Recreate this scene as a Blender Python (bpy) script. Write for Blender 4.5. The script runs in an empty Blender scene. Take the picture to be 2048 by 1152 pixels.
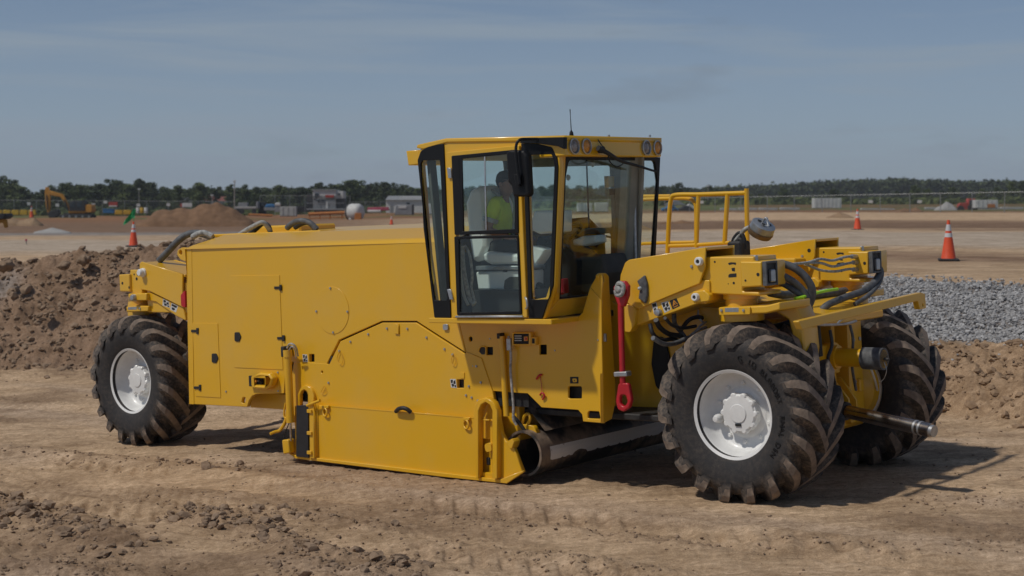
import bpy, bmesh, math, random
import numpy as np
from mathutils import Vector, Matrix
random.seed(7); RNG = np.random.default_rng(11)
scene = bpy.context.scene
COL = scene.collection
# ------------------------------------------------------------------ camera
FPX = 3100.35                       # focal length in pixels of a 2048 px wide frame
HCAM = 2.7014
cam_d = bpy.data.cameras.new('camera'); cam = bpy.data.objects.new('camera', cam_d); COL.objects.link(cam)
cam.location = (0, 0, HCAM); cam.rotation_euler = (math.pi/2, 0, 0)
cam_d.sensor_width = 36; cam_d.lens = FPX/2048*36; cam_d.shift_y = -(576-415)/2048
cam_d.clip_end = 6000; cam_d.clip_start = 0.1
cam_d.dof.use_dof = True; cam_d.dof.focus_distance = 14.6; cam_d.dof.aperture_fstop = 2.8
scene.camera = cam
# ------------------------------------------------------------------ sky and sun
SUN = Vector((-0.53, -0.24, 0.80)).normalized()          # towards the sun
world = bpy.data.worlds.new('World'); scene.world = world; world.use_nodes = True
wn, wl = world.node_tree.nodes, world.node_tree.links; wn.clear()
sky = wn.new('ShaderNodeTexSky'); sky.sky_type = 'NISHITA'; sky.sun_disc = False
sky.sun_elevation = math.asin(SUN.z); sky.sun_rotation = math.atan2(SUN.x, SUN.y)
sky.air_density = .62; sky.dust_density = .35; sky.ozone_density = 3.0
tc = wn.new('ShaderNodeTexCoord')
mp = wn.new('ShaderNodeMapping'); mp.inputs['Scale'].default_value = (2.2, 2.2, 30.0)
nz = wn.new('ShaderNodeTexNoise'); nz.inputs['Scale'].default_value = 1.7; nz.inputs['Detail'].default_value = 7; nz.inputs['Roughness'].default_value = .55; nz.inputs['Distortion'].default_value = .6
cr = wn.new('ShaderNodeValToRGB'); cr.color_ramp.elements[0].position = .46; cr.color_ramp.elements[1].position = .70
cr.color_ramp.elements[0].color = (.0, .0, .0, 1); cr.color_ramp.elements[1].color = (.55, .55, .55, 1)
mp2 = wn.new('ShaderNodeMapping'); mp2.inputs['Scale'].default_value = (7, 7, 30.0); mp2.inputs['Location'].default_value = (3.1, .4, 1.9)
nz2 = wn.new('ShaderNodeTexNoise'); nz2.inputs['Scale'].default_value = 1.3; nz2.inputs['Detail'].default_value = 5; nz2.inputs['Roughness'].default_value = .55
cr2 = wn.new('ShaderNodeValToRGB'); cr2.color_ramp.elements[0].position = .61; cr2.color_ramp.elements[1].position = .76
cr2.color_ramp.elements[0].color = (0, 0, 0, 1); cr2.color_ramp.elements[1].color = (.32, .32, .32, 1)
mx = wn.new('ShaderNodeMix'); mx.data_type = 'RGBA'; mx.inputs[7].default_value = (3.9, 4.85, 5.9, 1)      # thin white veil of cloud
mx2 = wn.new('ShaderNodeMix'); mx2.data_type = 'RGBA'; mx2.inputs[7].default_value = (2.5, 2.9, 3.5, 1)    # small grey puffs
bg = wn.new('ShaderNodeBackground'); bg.inputs['Strength'].default_value = 0.090
wo = wn.new('ShaderNodeOutputWorld')
wl.new(tc.outputs['Generated'], mp.inputs['Vector']); wl.new(mp.outputs[0], nz.inputs['Vector']); wl.new(nz.outputs[0], cr.inputs[0])
wl.new(tc.outputs['Generated'], mp2.inputs['Vector']); wl.new(mp2.outputs[0], nz2.inputs['Vector']); wl.new(nz2.outputs[0], cr2.inputs[0])
sx = wn.new('ShaderNodeSeparateXYZ'); wl.new(tc.outputs['Generated'], sx.inputs[0])      # haze thickens the veil towards the horizon
zr_ = wn.new('ShaderNodeMapRange'); zr_.inputs[1].default_value = 0.; zr_.inputs[2].default_value = .22; zr_.inputs[3].default_value = .82; zr_.inputs[4].default_value = .0; wl.new(sx.outputs[2], zr_.inputs[0])
adf = wn.new('ShaderNodeMath'); adf.operation = 'ADD'; adf.use_clamp = True; wl.new(zr_.outputs[0], adf.inputs[0]); wl.new(cr.outputs[0], adf.inputs[1])
wl.new(sky.outputs[0], mx.inputs[6]); wl.new(adf.outputs[0], mx.inputs[0])
wl.new(mx.outputs[2], mx2.inputs[6]); wl.new(cr2.outputs[0], mx2.inputs[0])
wl.new(mx2.outputs[2], bg.inputs[0]); wl.new(bg.outputs[0], wo.inputs[0])
sun_d = bpy.data.lights.new('sun', 'SUN'); sun_d.energy = 3.2; sun_d.angle = math.radians(2.5); sun_d.color = (1.0, .945, .86)
sun = bpy.data.objects.new('sun', sun_d); COL.objects.link(sun); sun.rotation_euler = SUN.to_track_quat('Z', 'Y').to_euler()
scene.render.engine = 'CYCLES'
scene.view_settings.view_transform = 'Standard'; scene.view_settings.look = 'None'
scene.view_settings.exposure = -0.47; scene.view_settings.gamma = 1
scene.cycles.max_bounces = 8; scene.cycles.transparent_max_bounces = 24
# ------------------------------------------------------------------ frames of reference
AL, PI_, RO = 0.681544, 0.0354217, 0.0200239      # heading, pitch and roll of the ground the machine stands on
eX = np.array([math.cos(AL)*math.cos(PI_), -math.sin(AL)*math.cos(PI_), math.sin(PI_)])
_h = np.array([math.sin(AL), math.cos(AL), 0.]); _u = np.cross(eX, _h)
eY = _h*math.cos(RO)+_u*math.sin(RO); eZ = np.cross(eX, eY)
OM = np.array([(1009-1024)/FPX*15.2, 15.2, 0.])
CP = np.array([0, 0, HCAM])
def ray(px, py): return np.array([(px-1024)/FPX, 1., (415-py)/FPX])
def _hit(px, py, e, v):
    R = ray(px, py); t = ((OM-CP)@e+v)/(R@e); d = CP+R*t-OM
    return np.array([d@eX, d@eY, d@eZ])
def S(px, py, y=0.):                 # survey point on a lengthwise plane of the machine -> (x, z)
    q = _hit(px, py, eY, y); return (q[0], q[2])
def S3(px, py, y=0.): return _hit(px, py, eY, y)
def F3(px, py, x): return _hit(px, py, eX, x)
def Z3(px, py, z): return _hit(px, py, eZ, z)
def SP(y, *pts): return [S(a, b, y) for a, b in pts]
def at(px, py, d): r = ray(px, py)*d; return Vector((r[0], r[1], r[2]+HCAM))
# ------------------------------------------------------------------ object helpers
def link(o): COL.objects.link(o); return o
def tag(o, label=None, cat=None, group=None, kind=None):
    if label: o['label'] = label
    if cat: o['category'] = cat
    if group: o['group'] = group
    if kind: o['kind'] = kind
    return o
def obj(name, me, mat=None, parent=None):
    o = bpy.data.objects.new(name, me); COL.objects.link(o)
    if mat is not None and not me.materials: me.materials.append(mat)
    if parent is not None: o.parent = parent
    return o
def empty(name, loc=(0, 0, 0), rz=0):
    o = bpy.data.objects.new(name, None); COL.objects.link(o); o.location = loc; o.rotation_euler = (0, 0, rz); o.empty_display_size = .2
    return o
def mesh_np(name, V, Fc, smooth=False):
    V = np.asarray(V, dtype=np.float32); Fc = np.asarray(Fc, dtype=np.int32); k = Fc.shape[1]
    me = bpy.data.meshes.new(name); me.vertices.add(len(V)); me.vertices.foreach_set('co', V.ravel())
    me.loops.add(Fc.size); me.loops.foreach_set('vertex_index', Fc.ravel())
    me.polygons.add(len(Fc)); me.polygons.foreach_set('loop_start', np.arange(0, Fc.size, k, dtype=np.int32))
    me.update(calc_edges=True)
    me.polygons.foreach_set('use_smooth', np.full(len(Fc), smooth)); return me
def from_bm(name, bm, smooth=False, ang=None):
    me = bpy.data.meshes.new(name); bmesh.ops.recalc_face_normals(bm, faces=bm.faces); bm.to_mesh(me); bm.free()
    if smooth or ang:
        me.polygons.foreach_set('use_smooth', np.ones(len(me.polygons), dtype=bool))
        if ang: me.set_sharp_from_angle(angle=math.radians(ang))
    return me
def fillet(pts, r, n=4):
    out = []; N = len(pts)
    for i in range(N):
        p = Vector(pts[i]); a = Vector(pts[i-1]); b = Vector(pts[(i+1) % N])
        ri = r if not isinstance(r, (list, tuple)) else r[i]
        u = a-p; v = b-p; lu, lv = u.length, v.length
        if ri <= 0 or lu < 1e-6 or lv < 1e-6: out.append(tuple(p)); continue
        u /= lu; v /= lv; th = u.angle(v)
        if th > 3.05: out.append(tuple(p)); continue
        d = min(ri/math.tan(th/2), lu*.48, lv*.48)
        A = p+u*d; B = p+v*d
        for k in range(n+1):
            t = k/n; out.append(tuple((1-t)**2*A+2*t*(1-t)*p+t*t*B))
    return out
def circ(c, r, n=16): return [(c[0]+r*math.cos(2*math.pi*i/n), c[1]+r*math.sin(2*math.pi*i/n)) for i in range(n)]
def plate_mesh(pts, t, holes=(), bev=.004, fr=None, y=0., bres=1):
    """flat plate: outline + holes, front face at the frame origin, body behind. fr=(o,u,v)"""
    cu = bpy.data.curves.new('c', 'CURVE'); cu.dimensions = '2D'; cu.fill_mode = 'BOTH'
    b = min(bev, t*.45); cu.extrude = t/2-b; cu.bevel_depth = b; cu.bevel_resolution = bres; cu.offset = -b
    for P in [pts]+list(holes):
        sp = cu.splines.new('POLY'); sp.points.add(len(P)-1)
        for q, p in zip(sp.points, P): q.co = (p[0], p[1], 0, 1)
        sp.use_cyclic_u = True
    o = bpy.data.objects.new('c', cu); me = bpy.data.meshes.new_from_object(o)
    bpy.data.objects.remove(o); bpy.data.curves.remove(cu)
    if fr is None: fr = ((0, y, 0), (1, 0, 0), (0, 0, 1))
    o_, u, v = [Vector(a) for a in fr]; u = u.normalized(); v = (v-u*v.dot(u)).normalized(); n = u.cross(v)
    M = Matrix(((u.x, v.x, n.x, 0), (u.y, v.y, n.y, 0), (u.z, v.z, n.z, 0), (0, 0, 0, 1)))
    c = o_-n*(t/2); M.translation = c
    me.transform(M); me.materials.clear(); return me
def plate(name, pts, y, t, mat, parent, holes=(), bev=.004, fr=None, r=0):
    if r: pts = fillet(pts, r)
    return obj(name, plate_mesh(pts, t, holes, bev, fr, y), mat, parent)
def box_mesh(x, y, z, bev=.008, seg=1):
    bm = bmesh.new(); bmesh.ops.create_cube(bm, size=1)
    for v in bm.verts: v.co = Vector(((x[0]+x[1])/2+v.co.x*(x[1]-x[0]), (y[0]+y[1])/2+v.co.y*(y[1]-y[0]), (z[0]+z[1])/2+v.co.z*(z[1]-z[0])))
    if bev: bmesh.ops.bevel(bm, geom=bm.edges[:], offset=bev, segments=seg, affect='EDGES', profile=.6)
    return from_bm('box', bm, ang=35 if seg > 1 else None)
def box(name, x, y, z, mat, parent=None, bev=.008, seg=1): return obj(name, box_mesh(x, y, z, bev, seg), mat, parent)
def catmull(P, n=6):
    P = [Vector(p) for p in P]
    if len(P) < 3: return P
    Q = [P[0]*2-P[1]]+P+[P[-1]*2-P[-2]]; out = []
    for i in range(1, len(Q)-2):
        for k in range(n):
            t = k/n; a, b, c, d = Q[i-1:i+3]
            out.append(.5*((2*b)+(c-a)*t+(2*a-5*b+4*c-d)*t*t+(3*b-a-3*c+d)*t**3))
    return out+[P[-1]]
def tube_mesh(P, r, seg=10, smooth=True, n=6, cap=True):
    P = catmull(P, n) if smooth else [Vector(p) for p in P]
    N = len(P); V = []; Fq = []; rr = r if isinstance(r, (list, tuple)) else None
    T = [(P[min(i+1, N-1)]-P[max(i-1, 0)]).normalized() for i in range(N)]
    up = Vector((0, 0, 1)) if abs(T[0].z) < .9 else Vector((1, 0, 0)); a = T[0].cross(up).normalized()
    bm = bmesh.new(); rings = []
    for i in range(N):
        a = (a-T[i]*a.dot(T[i])).normalized(); b = T[i].cross(a)
        ri = r if rr is None else rr[0]+(rr[-1]-rr[0])*i/(N-1)
        rings.append([bm.verts.new(P[i]+(a*math.cos(2*math.pi*k/seg)+b*math.sin(2*math.pi*k/seg))*ri) for k in range(seg)])
    for i in range(N-1):
        for k in range(seg): bm.faces.new((rings[i][k], rings[i][(k+1) % seg], rings[i+1][(k+1) % seg], rings[i+1][k]))
    if cap: bm.faces.new(rings[0]); bm.faces.new(rings[-1])
    return from_bm('tube', bm, ang=40)
def tube(name, P, r, mat, parent=None, seg=10, smooth=True, n=6): return obj(name, tube_mesh(P, r, seg, smooth, n), mat, parent)
def cyl(name, a, b, r, mat, parent=None, seg=20): return obj(name, tube_mesh([a, b], r, seg, False), mat, parent)
def lathe_mesh(prof, o=(0, 0, 0), ax=(0, 1, 0), seg=32, ang=35, closed=False):
    """prof: (along axis, radius)"""
    ax = Vector(ax).normalized(); o = Vector(o); up = Vector((0, 0, 1)) if abs(ax.z) < .9 else Vector((1, 0, 0))
    a = ax.cross(up).normalized(); b = ax.cross(a); bm = bmesh.new(); rings = []
    for h, r in prof:
        if r < 1e-5: rings.append([bm.verts.new(o+ax*h)])
        else: rings.append([bm.verts.new(o+ax*h+(a*math.cos(2*math.pi*k/seg)+b*math.sin(2*math.pi*k/seg))*r) for k in range(seg)])
    pairs = list(zip(rings[:-1], rings[1:]))
    if closed: pairs.append((rings[-1], rings[0]))
    for A, B in pairs:
        for k in range(seg):
            j = (k+1) % seg
            if len(A) == 1 and len(B) == 1: continue
            if len(A) == 1: bm.faces.new((A[0], B[k], B[j]))
            elif len(B) == 1: bm.faces.new((A[k], A[j], B[0]))
            else: bm.faces.new((A[k], A[j], B[j], B[k]))
    return from_bm('lathe', bm, ang=ang)
def lathe(name, prof, o, ax, mat, parent=None, seg=32, ang=35, closed=False): return obj(name, lathe_mesh(prof, o, ax, seg, ang, closed), mat, parent)
def ring_mesh(c, R, r, ax, seg=28, s2=8):
    return lathe_mesh([(r*math.sin(2*math.pi*k/s2), R+r*math.cos(2*math.pi*k/s2)) for k in range(s2)], c, ax, seg, 60, True)
def poly_mesh(V, Fc, bev=0):
    bm = bmesh.new(); vs = [bm.verts.new(v) for v in V]
    for f in Fc: bm.faces.new([vs[i] for i in f])
    if bev:
        bmesh.ops.recalc_face_normals(bm, faces=bm.faces)
        bmesh.ops.bevel(bm, geom=[e for e in bm.edges if len(e.link_faces) == 2], offset=bev, segments=1, affect='EDGES')
    return from_bm('poly', bm)
def join_meshes(ms):
    bm = bmesh.new()
    for m in ms: bm.from_mesh(m)
    me = bpy.data.meshes.new('j'); bm.to_mesh(me); bm.free(); return me
# ------------------------------------------------------------------ materials
def M_new(name):
    m = bpy.data.materials.new(name); m.use_nodes = True; nt = m.node_tree; return m, nt, nt.nodes['Principled BSDF'], nt.nodes.new, nt.links.new
def noise_node(new, lnk, scale, detail=5, rough=.6, vec='Object', stretch=None):
    t = new('ShaderNodeTexCoord'); n = new('ShaderNodeTexNoise'); n.inputs['Scale'].default_value = scale; n.inputs['Detail'].default_value = detail; n.inputs['Roughness'].default_value = rough
    if stretch:
        mpn = new('ShaderNodeMapping'); mpn.inputs['Scale'].default_value = stretch; lnk(t.outputs[vec], mpn.inputs[0]); lnk(mpn.outputs[0], n.inputs['Vector'])
    else: lnk(t.outputs[vec], n.inputs['Vector'])
    return n
def ramp(new, lnk, src, stops):
    r = new('ShaderNodeValToRGB'); lnk(src, r.inputs[0]); e = r.color_ramp.elements
    while len(e) < len(stops): e.new(.5)
    for el, (p, c) in zip(e, stops): el.position = p; el.color = (*c, 1) if len(c) == 3 else c
    return r
def mat(name, c, rough=.5, metal=0., var=.08, scale=6., bump=0., bscale=40., c2=None, lo=.35, hi=.65, coat=0., spec=.5, detail=5):
    """base colour drifting between two tones of its own, with fine relief"""
    m, nt, p, new, lnk = M_new(name)
    if c2 is None: c2 = tuple(max(0, v*(1-var*2)) for v in c)
    n = noise_node(new, lnk, scale, detail); r = ramp(new, lnk, n.outputs[0], [(lo, c2), (hi, c)]); lnk(r.outputs[0], p.inputs['Base Color'])
    p.inputs['Roughness'].default_value = rough; p.inputs['Metallic'].default_value = metal; p.inputs['Specular IOR Level'].default_value = spec
    if coat: p.inputs['Coat Weight'].default_value = coat; p.inputs['Coat Roughness'].default_value = .12
    if bump:
        nb = noise_node(new, lnk, bscale, 4); b = new('ShaderNodeBump'); b.inputs['Strength'].default_value = bump; b.inputs['Distance'].default_value = .01
        lnk(nb.outputs[0], b.inputs['Height']); lnk(b.outputs[0], p.inputs['Normal'])
    return m
def mat_paint(name, c, dust=(.56, .40, .16), amt=.24, rough=.38):
    """machine paint: slightly uneven gloss, faint dust film and small scuffs"""
    m, nt, p, new, lnk = M_new(name)
    n1 = noise_node(new, lnk, 1.4, 6, .62); r1 = ramp(new, lnk, n1.outputs[0], [(.45, (0, 0, 0)), (.78, (amt,)*3)])
    n2 = noise_node(new, lnk, 34, 6, .7); r2 = ramp(new, lnk, n2.outputs[0], [(.60, (0, 0, 0)), (.78, (.22,)*3)])
    ad = new('ShaderNodeMath'); ad.operation = 'ADD'; ad.use_clamp = True; lnk(r1.outputs[0], ad.inputs[0]); lnk(r2.outputs[0], ad.inputs[1])
    mxn = new('ShaderNodeMix'); mxn.data_type = 'RGBA'; mxn.inputs[6].default_value = (*c, 1); mxn.inputs[7].default_value = (*dust, 1)
    lnk(ad.outputs[0], mxn.inputs[0]); lnk(mxn.outputs[2], p.inputs['Base Color'])
    rr = new('ShaderNodeMapRange'); rr.inputs[1].default_value = .2; rr.inputs[2].default_value = .8; rr.inputs[3].default_value = rough-.07; rr.inputs[4].default_value = rough+.16
    lnk(n1.outputs[0], rr.inputs[0]); lnk(rr.outputs[0], p.inputs['Roughness'])
    nb = noise_node(new, lnk, 3.0, 3, .5); b = new('ShaderNodeBump'); b.inputs['Strength'].default_value = .12; b.inputs['Distance'].default_value = .02
    lnk(nb.outputs[0], b.inputs['Height']); lnk(b.outputs[0], p.inputs['Normal'])
    p.inputs['Coat Weight'].default_value = .55; p.inputs['Coat Roughness'].default_value = .16
    return m
def mat_glass(name, tint, refl=.04, gl=(1, 1, 1)):
    m, nt, p, new, lnk = M_new(name); nt.nodes.remove(p); out = nt.nodes['Material Output']
    lw = new('ShaderNodeLayerWeight'); lw.inputs[0].default_value = .5
    pw = new('ShaderNodeMath'); pw.operation = 'POWER'; pw.inputs[1].default_value = 4.5; lnk(lw.outputs['Facing'], pw.inputs[0])
    mr = new('ShaderNodeMapRange'); mr.inputs[3].default_value = refl; mr.inputs[4].default_value = .95; lnk(pw.outputs[0], mr.inputs[0])
    tr = new('ShaderNodeBsdfTransparent'); tr.inputs[0].default_value = (*tint, 1); g = new('ShaderNodeBsdfGlossy'); g.inputs['Roughness'].default_value = .02; g.inputs[0].default_value = (*gl, 1)
    mxs = new('ShaderNodeMixShader'); lnk(mr.outputs[0], mxs.inputs[0]); lnk(tr.outputs[0], mxs.inputs[1]); lnk(g.outputs[0], mxs.inputs[2]); lnk(mxs.outputs[0], out.inputs[0])
    return m
YEL = (.75, .412, .006)
yel = mat_paint('yellow_paint', YEL)
white = mat('white_paint', (.80, .80, .78), .42, var=.05, scale=9, bump=.05, bscale=30, coat=.15)
black = mat('black_trim', (.010, .010, .011), .5, var=.1, spec=.25)
blackm = mat('black_matt', (.020, .020, .021), .75, var=.15, scale=9)
dark = mat('dark_steel', (.045, .043, .042), .6, metal=.3, var=.25, scale=14)
steel = mat('steel', (.55, .55, .54), .32, metal=1., var=.1, scale=20)
zinc = mat('zinc', (.52, .53, .54), .42, metal=.8, var=.12, scale=22)
chrome = mat('worn_chrome', (.62, .60, .57), .24, metal=1., c2=(.26, .20, .17), scale=5, lo=.35, hi=.62)
hose = mat('hose_rubber', (.13, .135, .14), .62, var=.2, scale=16, c2=(.06, .062, .066))
hoseblk = mat('black_hose', (.022, .022, .024), .55, var=.2, scale=16)
sleeve = mat('hose_sleeve', (.46, .46, .44), .7, var=.2, scale=30, c2=(.22, .22, .21), bump=.5, bscale=60)
red = mat('red_paint', (.52, .012, .022), .42, var=.12, coat=.1)
grey = mat('light_grey_plastic', (.48, .50, .48), .5, var=.05)
seatm = mat('grey_white_vinyl', (.86, .88, .86), .5, var=.05, scale=4)
orange_lens = mat('amber_lens', (.75, .30, .03), .25, var=.2, scale=40)
clear_lens = mat('lamp_lens', (.38, .32, .28), .2, var=.3, scale=40)
rubber = mat('tyre_rubber', (.030, .030, .032), .78, c2=(.016, .016, .017), scale=5, bump=.25, bscale=26)
# ------------------------------------------------------------------ ground
_PERM = np.random.default_rng(3).permutation(512).astype(np.int64); _PERM = np.concatenate([_PERM, _PERM, _PERM])
_ANG = np.random.default_rng(5).uniform(0, 2*math.pi, 512); _GX, _GY = np.cos(_ANG), np.sin(_ANG)
def pn(x, y, seed=0):
    x = np.asarray(x, float)+seed*17.31; y = np.asarray(y, float)+seed*9.73
    xi = np.floor(x).astype(np.int64); yi = np.floor(y).astype(np.int64); xf = x-xi; yf = y-yi
    u = xf*xf*xf*(xf*(xf*6-15)+10); v = yf*yf*yf*(yf*(yf*6-15)+10)
    def g(ix, iy, fx, fy):
        h = _PERM[_PERM[ix & 511]+(iy & 511)] & 511; return _GX[h]*fx+_GY[h]*fy
    a = g(xi, yi, xf, yf); b = g(xi+1, yi, xf-1, yf); c = g(xi, yi+1, xf, yf-1); d = g(xi+1, yi+1, xf-1, yf-1)
    return (a+(b-a)*u)+((c+(d-c)*u)-(a+(b-a)*u))*v
def fbm(x, y, o=4, seed=0, gain=.5):
    s = 0; a = 1.
    for k in range(o): s = s+a*pn(x*2**k, y*2**k, seed+k*3); a *= gain
    return s
def sst(a, b, x): t = np.clip((np.asarray(x, float)-a)/(b-a), 0, 1); return t*t*(3-2*t)
FOOT = np.array([(-70, 40), (-14, 31.5), (-7, 29.8), (-1, 25.2), (5.0, 19.4), (5.9, 17.3), (8, 14.3), (14, 10), (40, -2)], float)
def foot_dist(x, y):
    best = np.full(np.shape(x), 1e9); sg = np.ones(np.shape(x))
    for (ax, ay), (bx, by) in zip(FOOT[:-1], FOOT[1:]):
        dx, dy = bx-ax, by-ay; t = np.clip(((x-ax)*dx+(y-ay)*dy)/(dx*dx+dy*dy), 0, 1)
        d = np.hypot(x-ax-t*dx, y-ay-t*dy); c = dx*(y-ay)-dy*(x-ax)
        m = d < best; best = np.where(m, d, best); sg = np.where(m, np.sign(c), sg)
    return best*sg
def m_xy(x, y):
    dx, dy = x-OM[0], y-OM[1]; return dx*math.cos(AL)-dy*math.sin(AL), dx*math.sin(AL)+dy*math.cos(AL)
def gplane(px, py):
    r = ray(px, py); t = ((OM-CP)@eZ)/(r@eZ); return (r[0]*t, r[1]*t)
def gp(*pp): return [gplane(*p) for p in pp]
def band(x, y, P, w):                # falloff with distance from a polyline
    best = np.full(np.shape(x), 1e9)
    for (ax, ay), (bx, by) in zip(P[:-1], P[1:]):
        dx, dy = bx-ax, by-ay; t = np.clip(((x-ax)*dx+(y-ay)*dy)/(dx*dx+dy*dy), 0, 1); best = np.minimum(best, np.hypot(x-ax-t*dx, y-ay-t*dy))
    return np.exp(-(best/w)**2)
B1 = gp((-40, 1010), (60, 1035), (150, 1062), (250, 1090)); B2 = gp((390, 1032), (480, 1050), (560, 1085), (620, 1125), (700, 1160)); B3 = gp((420, 1022), (560, 1030), (640, 1040), (780, 1062)); B4 = gp((700, 1180), (640, 1120), (780, 1150)); B5 = gp((0, 905), (180, 915), (480, 938)); B6 = gp((1000, 1048), (1180, 1062), (1420, 1090)); B7 = gp((0, 1140), (230, 1150)); B8 = gp((860, 1030), (1024, 1055))
BANDS = [(B1, .33, 1.), (B2, .26, 1.), (B3, .20, .55), (B4, .30, 1.), (B5, .30, .35), (B6, .20, .55), (B7, .3, .7), (B8, .22, .55), (gp((1500, 1085), (1760, 1100), (2060, 1090)), .22, .4), (gp((1880, 1000), (2060, 1010)), .3, .35), (gp((250, 1000), (420, 1022)), .25, .45), (gp((820, 1095), (1100, 1120), (1300, 1150)), .22, .4)]
def bands(x, y, nmax=20):
    b = np.zeros(np.shape(x))
    for P, w, a in BANDS[:nmax]: b = np.maximum(b, a*band(x, y, P, w))
    return b
def terrain(x, y, fine=True):
    """height and soil masks at world (x, y)"""
    x = np.asarray(x, float); y = np.asarray(y, float); d = np.hypot(x, y); u = x/np.maximum(y, 1)
    xm, ym = m_xy(x, y)
    xc = np.clip(xm, -18, 14); yc = np.clip(ym, -14, 18)
    pit = -(xc*(eZ[0]*math.cos(AL)-eZ[1]*math.sin(AL))+yc*(eZ[0]*math.sin(AL)+eZ[1]*math.cos(AL)))/eZ[2]
    zr = np.interp(d, [0, 30, 66, 180, 245, 340, 420, 2500], [1.45, 1.48, 1.70, 2.08, 2.25, 3.7, 4.1, 5.])
    zl = np.interp(d, [0, 30, 56, 135, 280, 420, 2500], [1.38, 1.42, 1.30, 1.05, .85, 1.7, 1.9])
    w = sst(-.22, .16, u); pl = zl*(1-w)+zr*w
    s = foot_dist(x, y); wr = sst(-1, 5, x)
    sl = np.clip(s/3.0, 0, 1); fl = sl*sl*(3-2*sl)*.55+sl*.45
    frr = np.interp(s, [0, .5, 2.2, 3.0, 7.6, 9.5], [0, .17, .46, .50, .98, 1.])
    fr = fl*(1-wr)+frr*wr
    z = pit*(1-fr)+pl*fr
    left = 1-sst(-3, 3, x)
    bank = sst(-.6, .4, s)*(1-sst(3.0, 4.6, s))*left
    z = z+left*np.exp(-((s-3.1)/1.0)**2)*(1+.4*pn(x*.35, y*.35, 4))*np.interp(x, [-14, -10.6, -9.2, -8.3, -7, -5, -2], [.02, .02, .26, .20, .50, .55, .3])
    bankr = sst(-.3, .3, s)*(1-sst(2.0, 2.7, s))*(1-left)
    grav = sst(2.2, 2.8, s+.35*pn(x*.9, y*.9, 9)+.22*pn(x*2.7, y*2.7, 10))*(1-sst(7.0, 7.5, s+.3*pn(x*.7, y*.7, 8)))*sst(2.5, 4.0, x)
    pitm = 1-sst(-.8, .2, s)
    near = 1-sst(60, 120, d)
    # worked soil of the cut: ruts running with the machine's travel, tread prints, clods
    rut = pn(ym*.85+.25*pn(xm*.16, ym*.2, 2), xm*.03, 21)+.5*pn(ym*2.3+.2*pn(xm*.3, 0*xm, 1), xm*.07, 22)
    loose = sst(.05, .42, fbm(xm*.16, ym*.62, 4, 31)+.10*rut)*pitm
    z = z+pitm*(.052*rut+.020*np.minimum(0, pn(ym*1.7+.15*pn(xm*.2, ym*.3, 8), xm*.025, 24))*2.2+.018*fbm(xm*.6, ym*1.6, 4, 41))*(1-.85*sst(-7.6, -6.9, xm)*(1-sst(3.6, 4.3, xm))*sst(-.5, -.1, ym)*(1-sst(3, 3.5, ym)))
    if fine:
        tread = np.maximum(0, np.sin(xm*2*math.pi/.17+1.8*pn(xm*.9, ym*1.1, 5)))*sst(.0, .25, pn(ym*.62+3.1, xm*.05, 6)+.1*pn(xm*1.3, ym*2, 4))*pitm
        z = z+.020*tread*near+.010*pn(ym*5.5+.3*pn(xm*.5, ym, 7), xm*.3, 23)*pitm*near+pitm*.016*fbm(x*5, y*5, 5, 51)*near+pitm*loose*(.030*np.abs(fbm(x*3.2, y*3.2, 4, 52))+.022*np.abs(pn(x*11, y*11, 53)))
        for yc_, cw in ((-1.25, .33), (-2.9, .34), (-4.3, .33)):          # prints of cleated tyres running with the travel
            dy_ = ym-(yc_+.012*xm+.004*xm*xm*.3+.10*pn(xm*.25, 0*xm+yc_, 15)); inb = sst(cw, cw*.75, np.abs(dy_)); ph = xm+np.abs(dy_)*.9
            z = z+pitm*near*inb*(.014*np.clip(np.sin(ph*2*math.pi/.27)*2.2, -1, 1)*sst(-.15, .25, pn(xm*.5, ym*.8, 16)+.12)-.016)+pitm*near*.018*np.exp(-((np.abs(dy_)-cw-.05)/.07)**2)
        bd = bands(x, y)*pitm; z = z+bd*(.035+.11*np.abs(fbm(x*2.6, y*2.6, 4, 55))+.04*np.abs(pn(x*9, y*9, 56)))
        z = z+bank*(.26*fbm(x*.8, y*.8, 4, 61)+.17*np.abs(pn(x*2.1, y*2.1, 62))+.12*np.abs(pn(x*5, y*5, 63))+.08*np.abs(pn(x*11, y*11, 64)))
        z = z+bankr*(.20*fbm(x*1.0, y*1.0, 4, 65)+.22*np.abs(pn(x*2.4, y*2.0, 66))+.12*np.abs(pn(x*7, y*7, 67))+.05*np.abs(pn(x*15, y*15, 69)))
        z = z-bankr*.26*np.exp(-((s-1.75+.35*pn(x*1.1, y*.3, 68))/.17)**2)*sst(-.2, .3, pn(x*.6, y*.2, 70)+.1)
        z = z+grav*.10*fbm(x*.7, y*.7, 3, 71)
        flat = sst(3.4, 6, s)*(1-grav)
        z = z+flat*(.05*fbm(x*.22, y*.22, 4, 81)+.10*sst(.1, .5, fbm(x*.05, y*.11, 4, 82))*np.abs(fbm(x*.5, y*.5, 3, 83)))*sst(20, 30, d)
    return z, dict(s=s, pit=pitm, bank=bank, bankr=bankr, grav=grav, loose=loose, d=d, u=u, xm=xm, ym=ym)
def gz(x, y): return float(terrain(np.array([x]), np.array([y]), False)[0][0])
def ground_hit(px, py, d0=9., d1=1200.):
    r = ray(px, py); D = np.geomspace(d0, d1, 4000); z, _ = terrain(r[0]*D, D, False); h = HCAM+r[2]*D
    i = np.argmax(h <= z); return Vector((r[0]*D[i], D[i], z[i]))
def ground_at(px, d): x = (px-1024)/FPX*d; return Vector((x, d, gz(x, d)))
dr = np.concatenate([1/np.linspace(1/4.5, 1/17, 330)[:-1], np.linspace(17, 37, 260)[:-1], np.geomspace(37, 220, 130)[:-1], np.geomspace(220, 3000, 22)])
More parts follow.
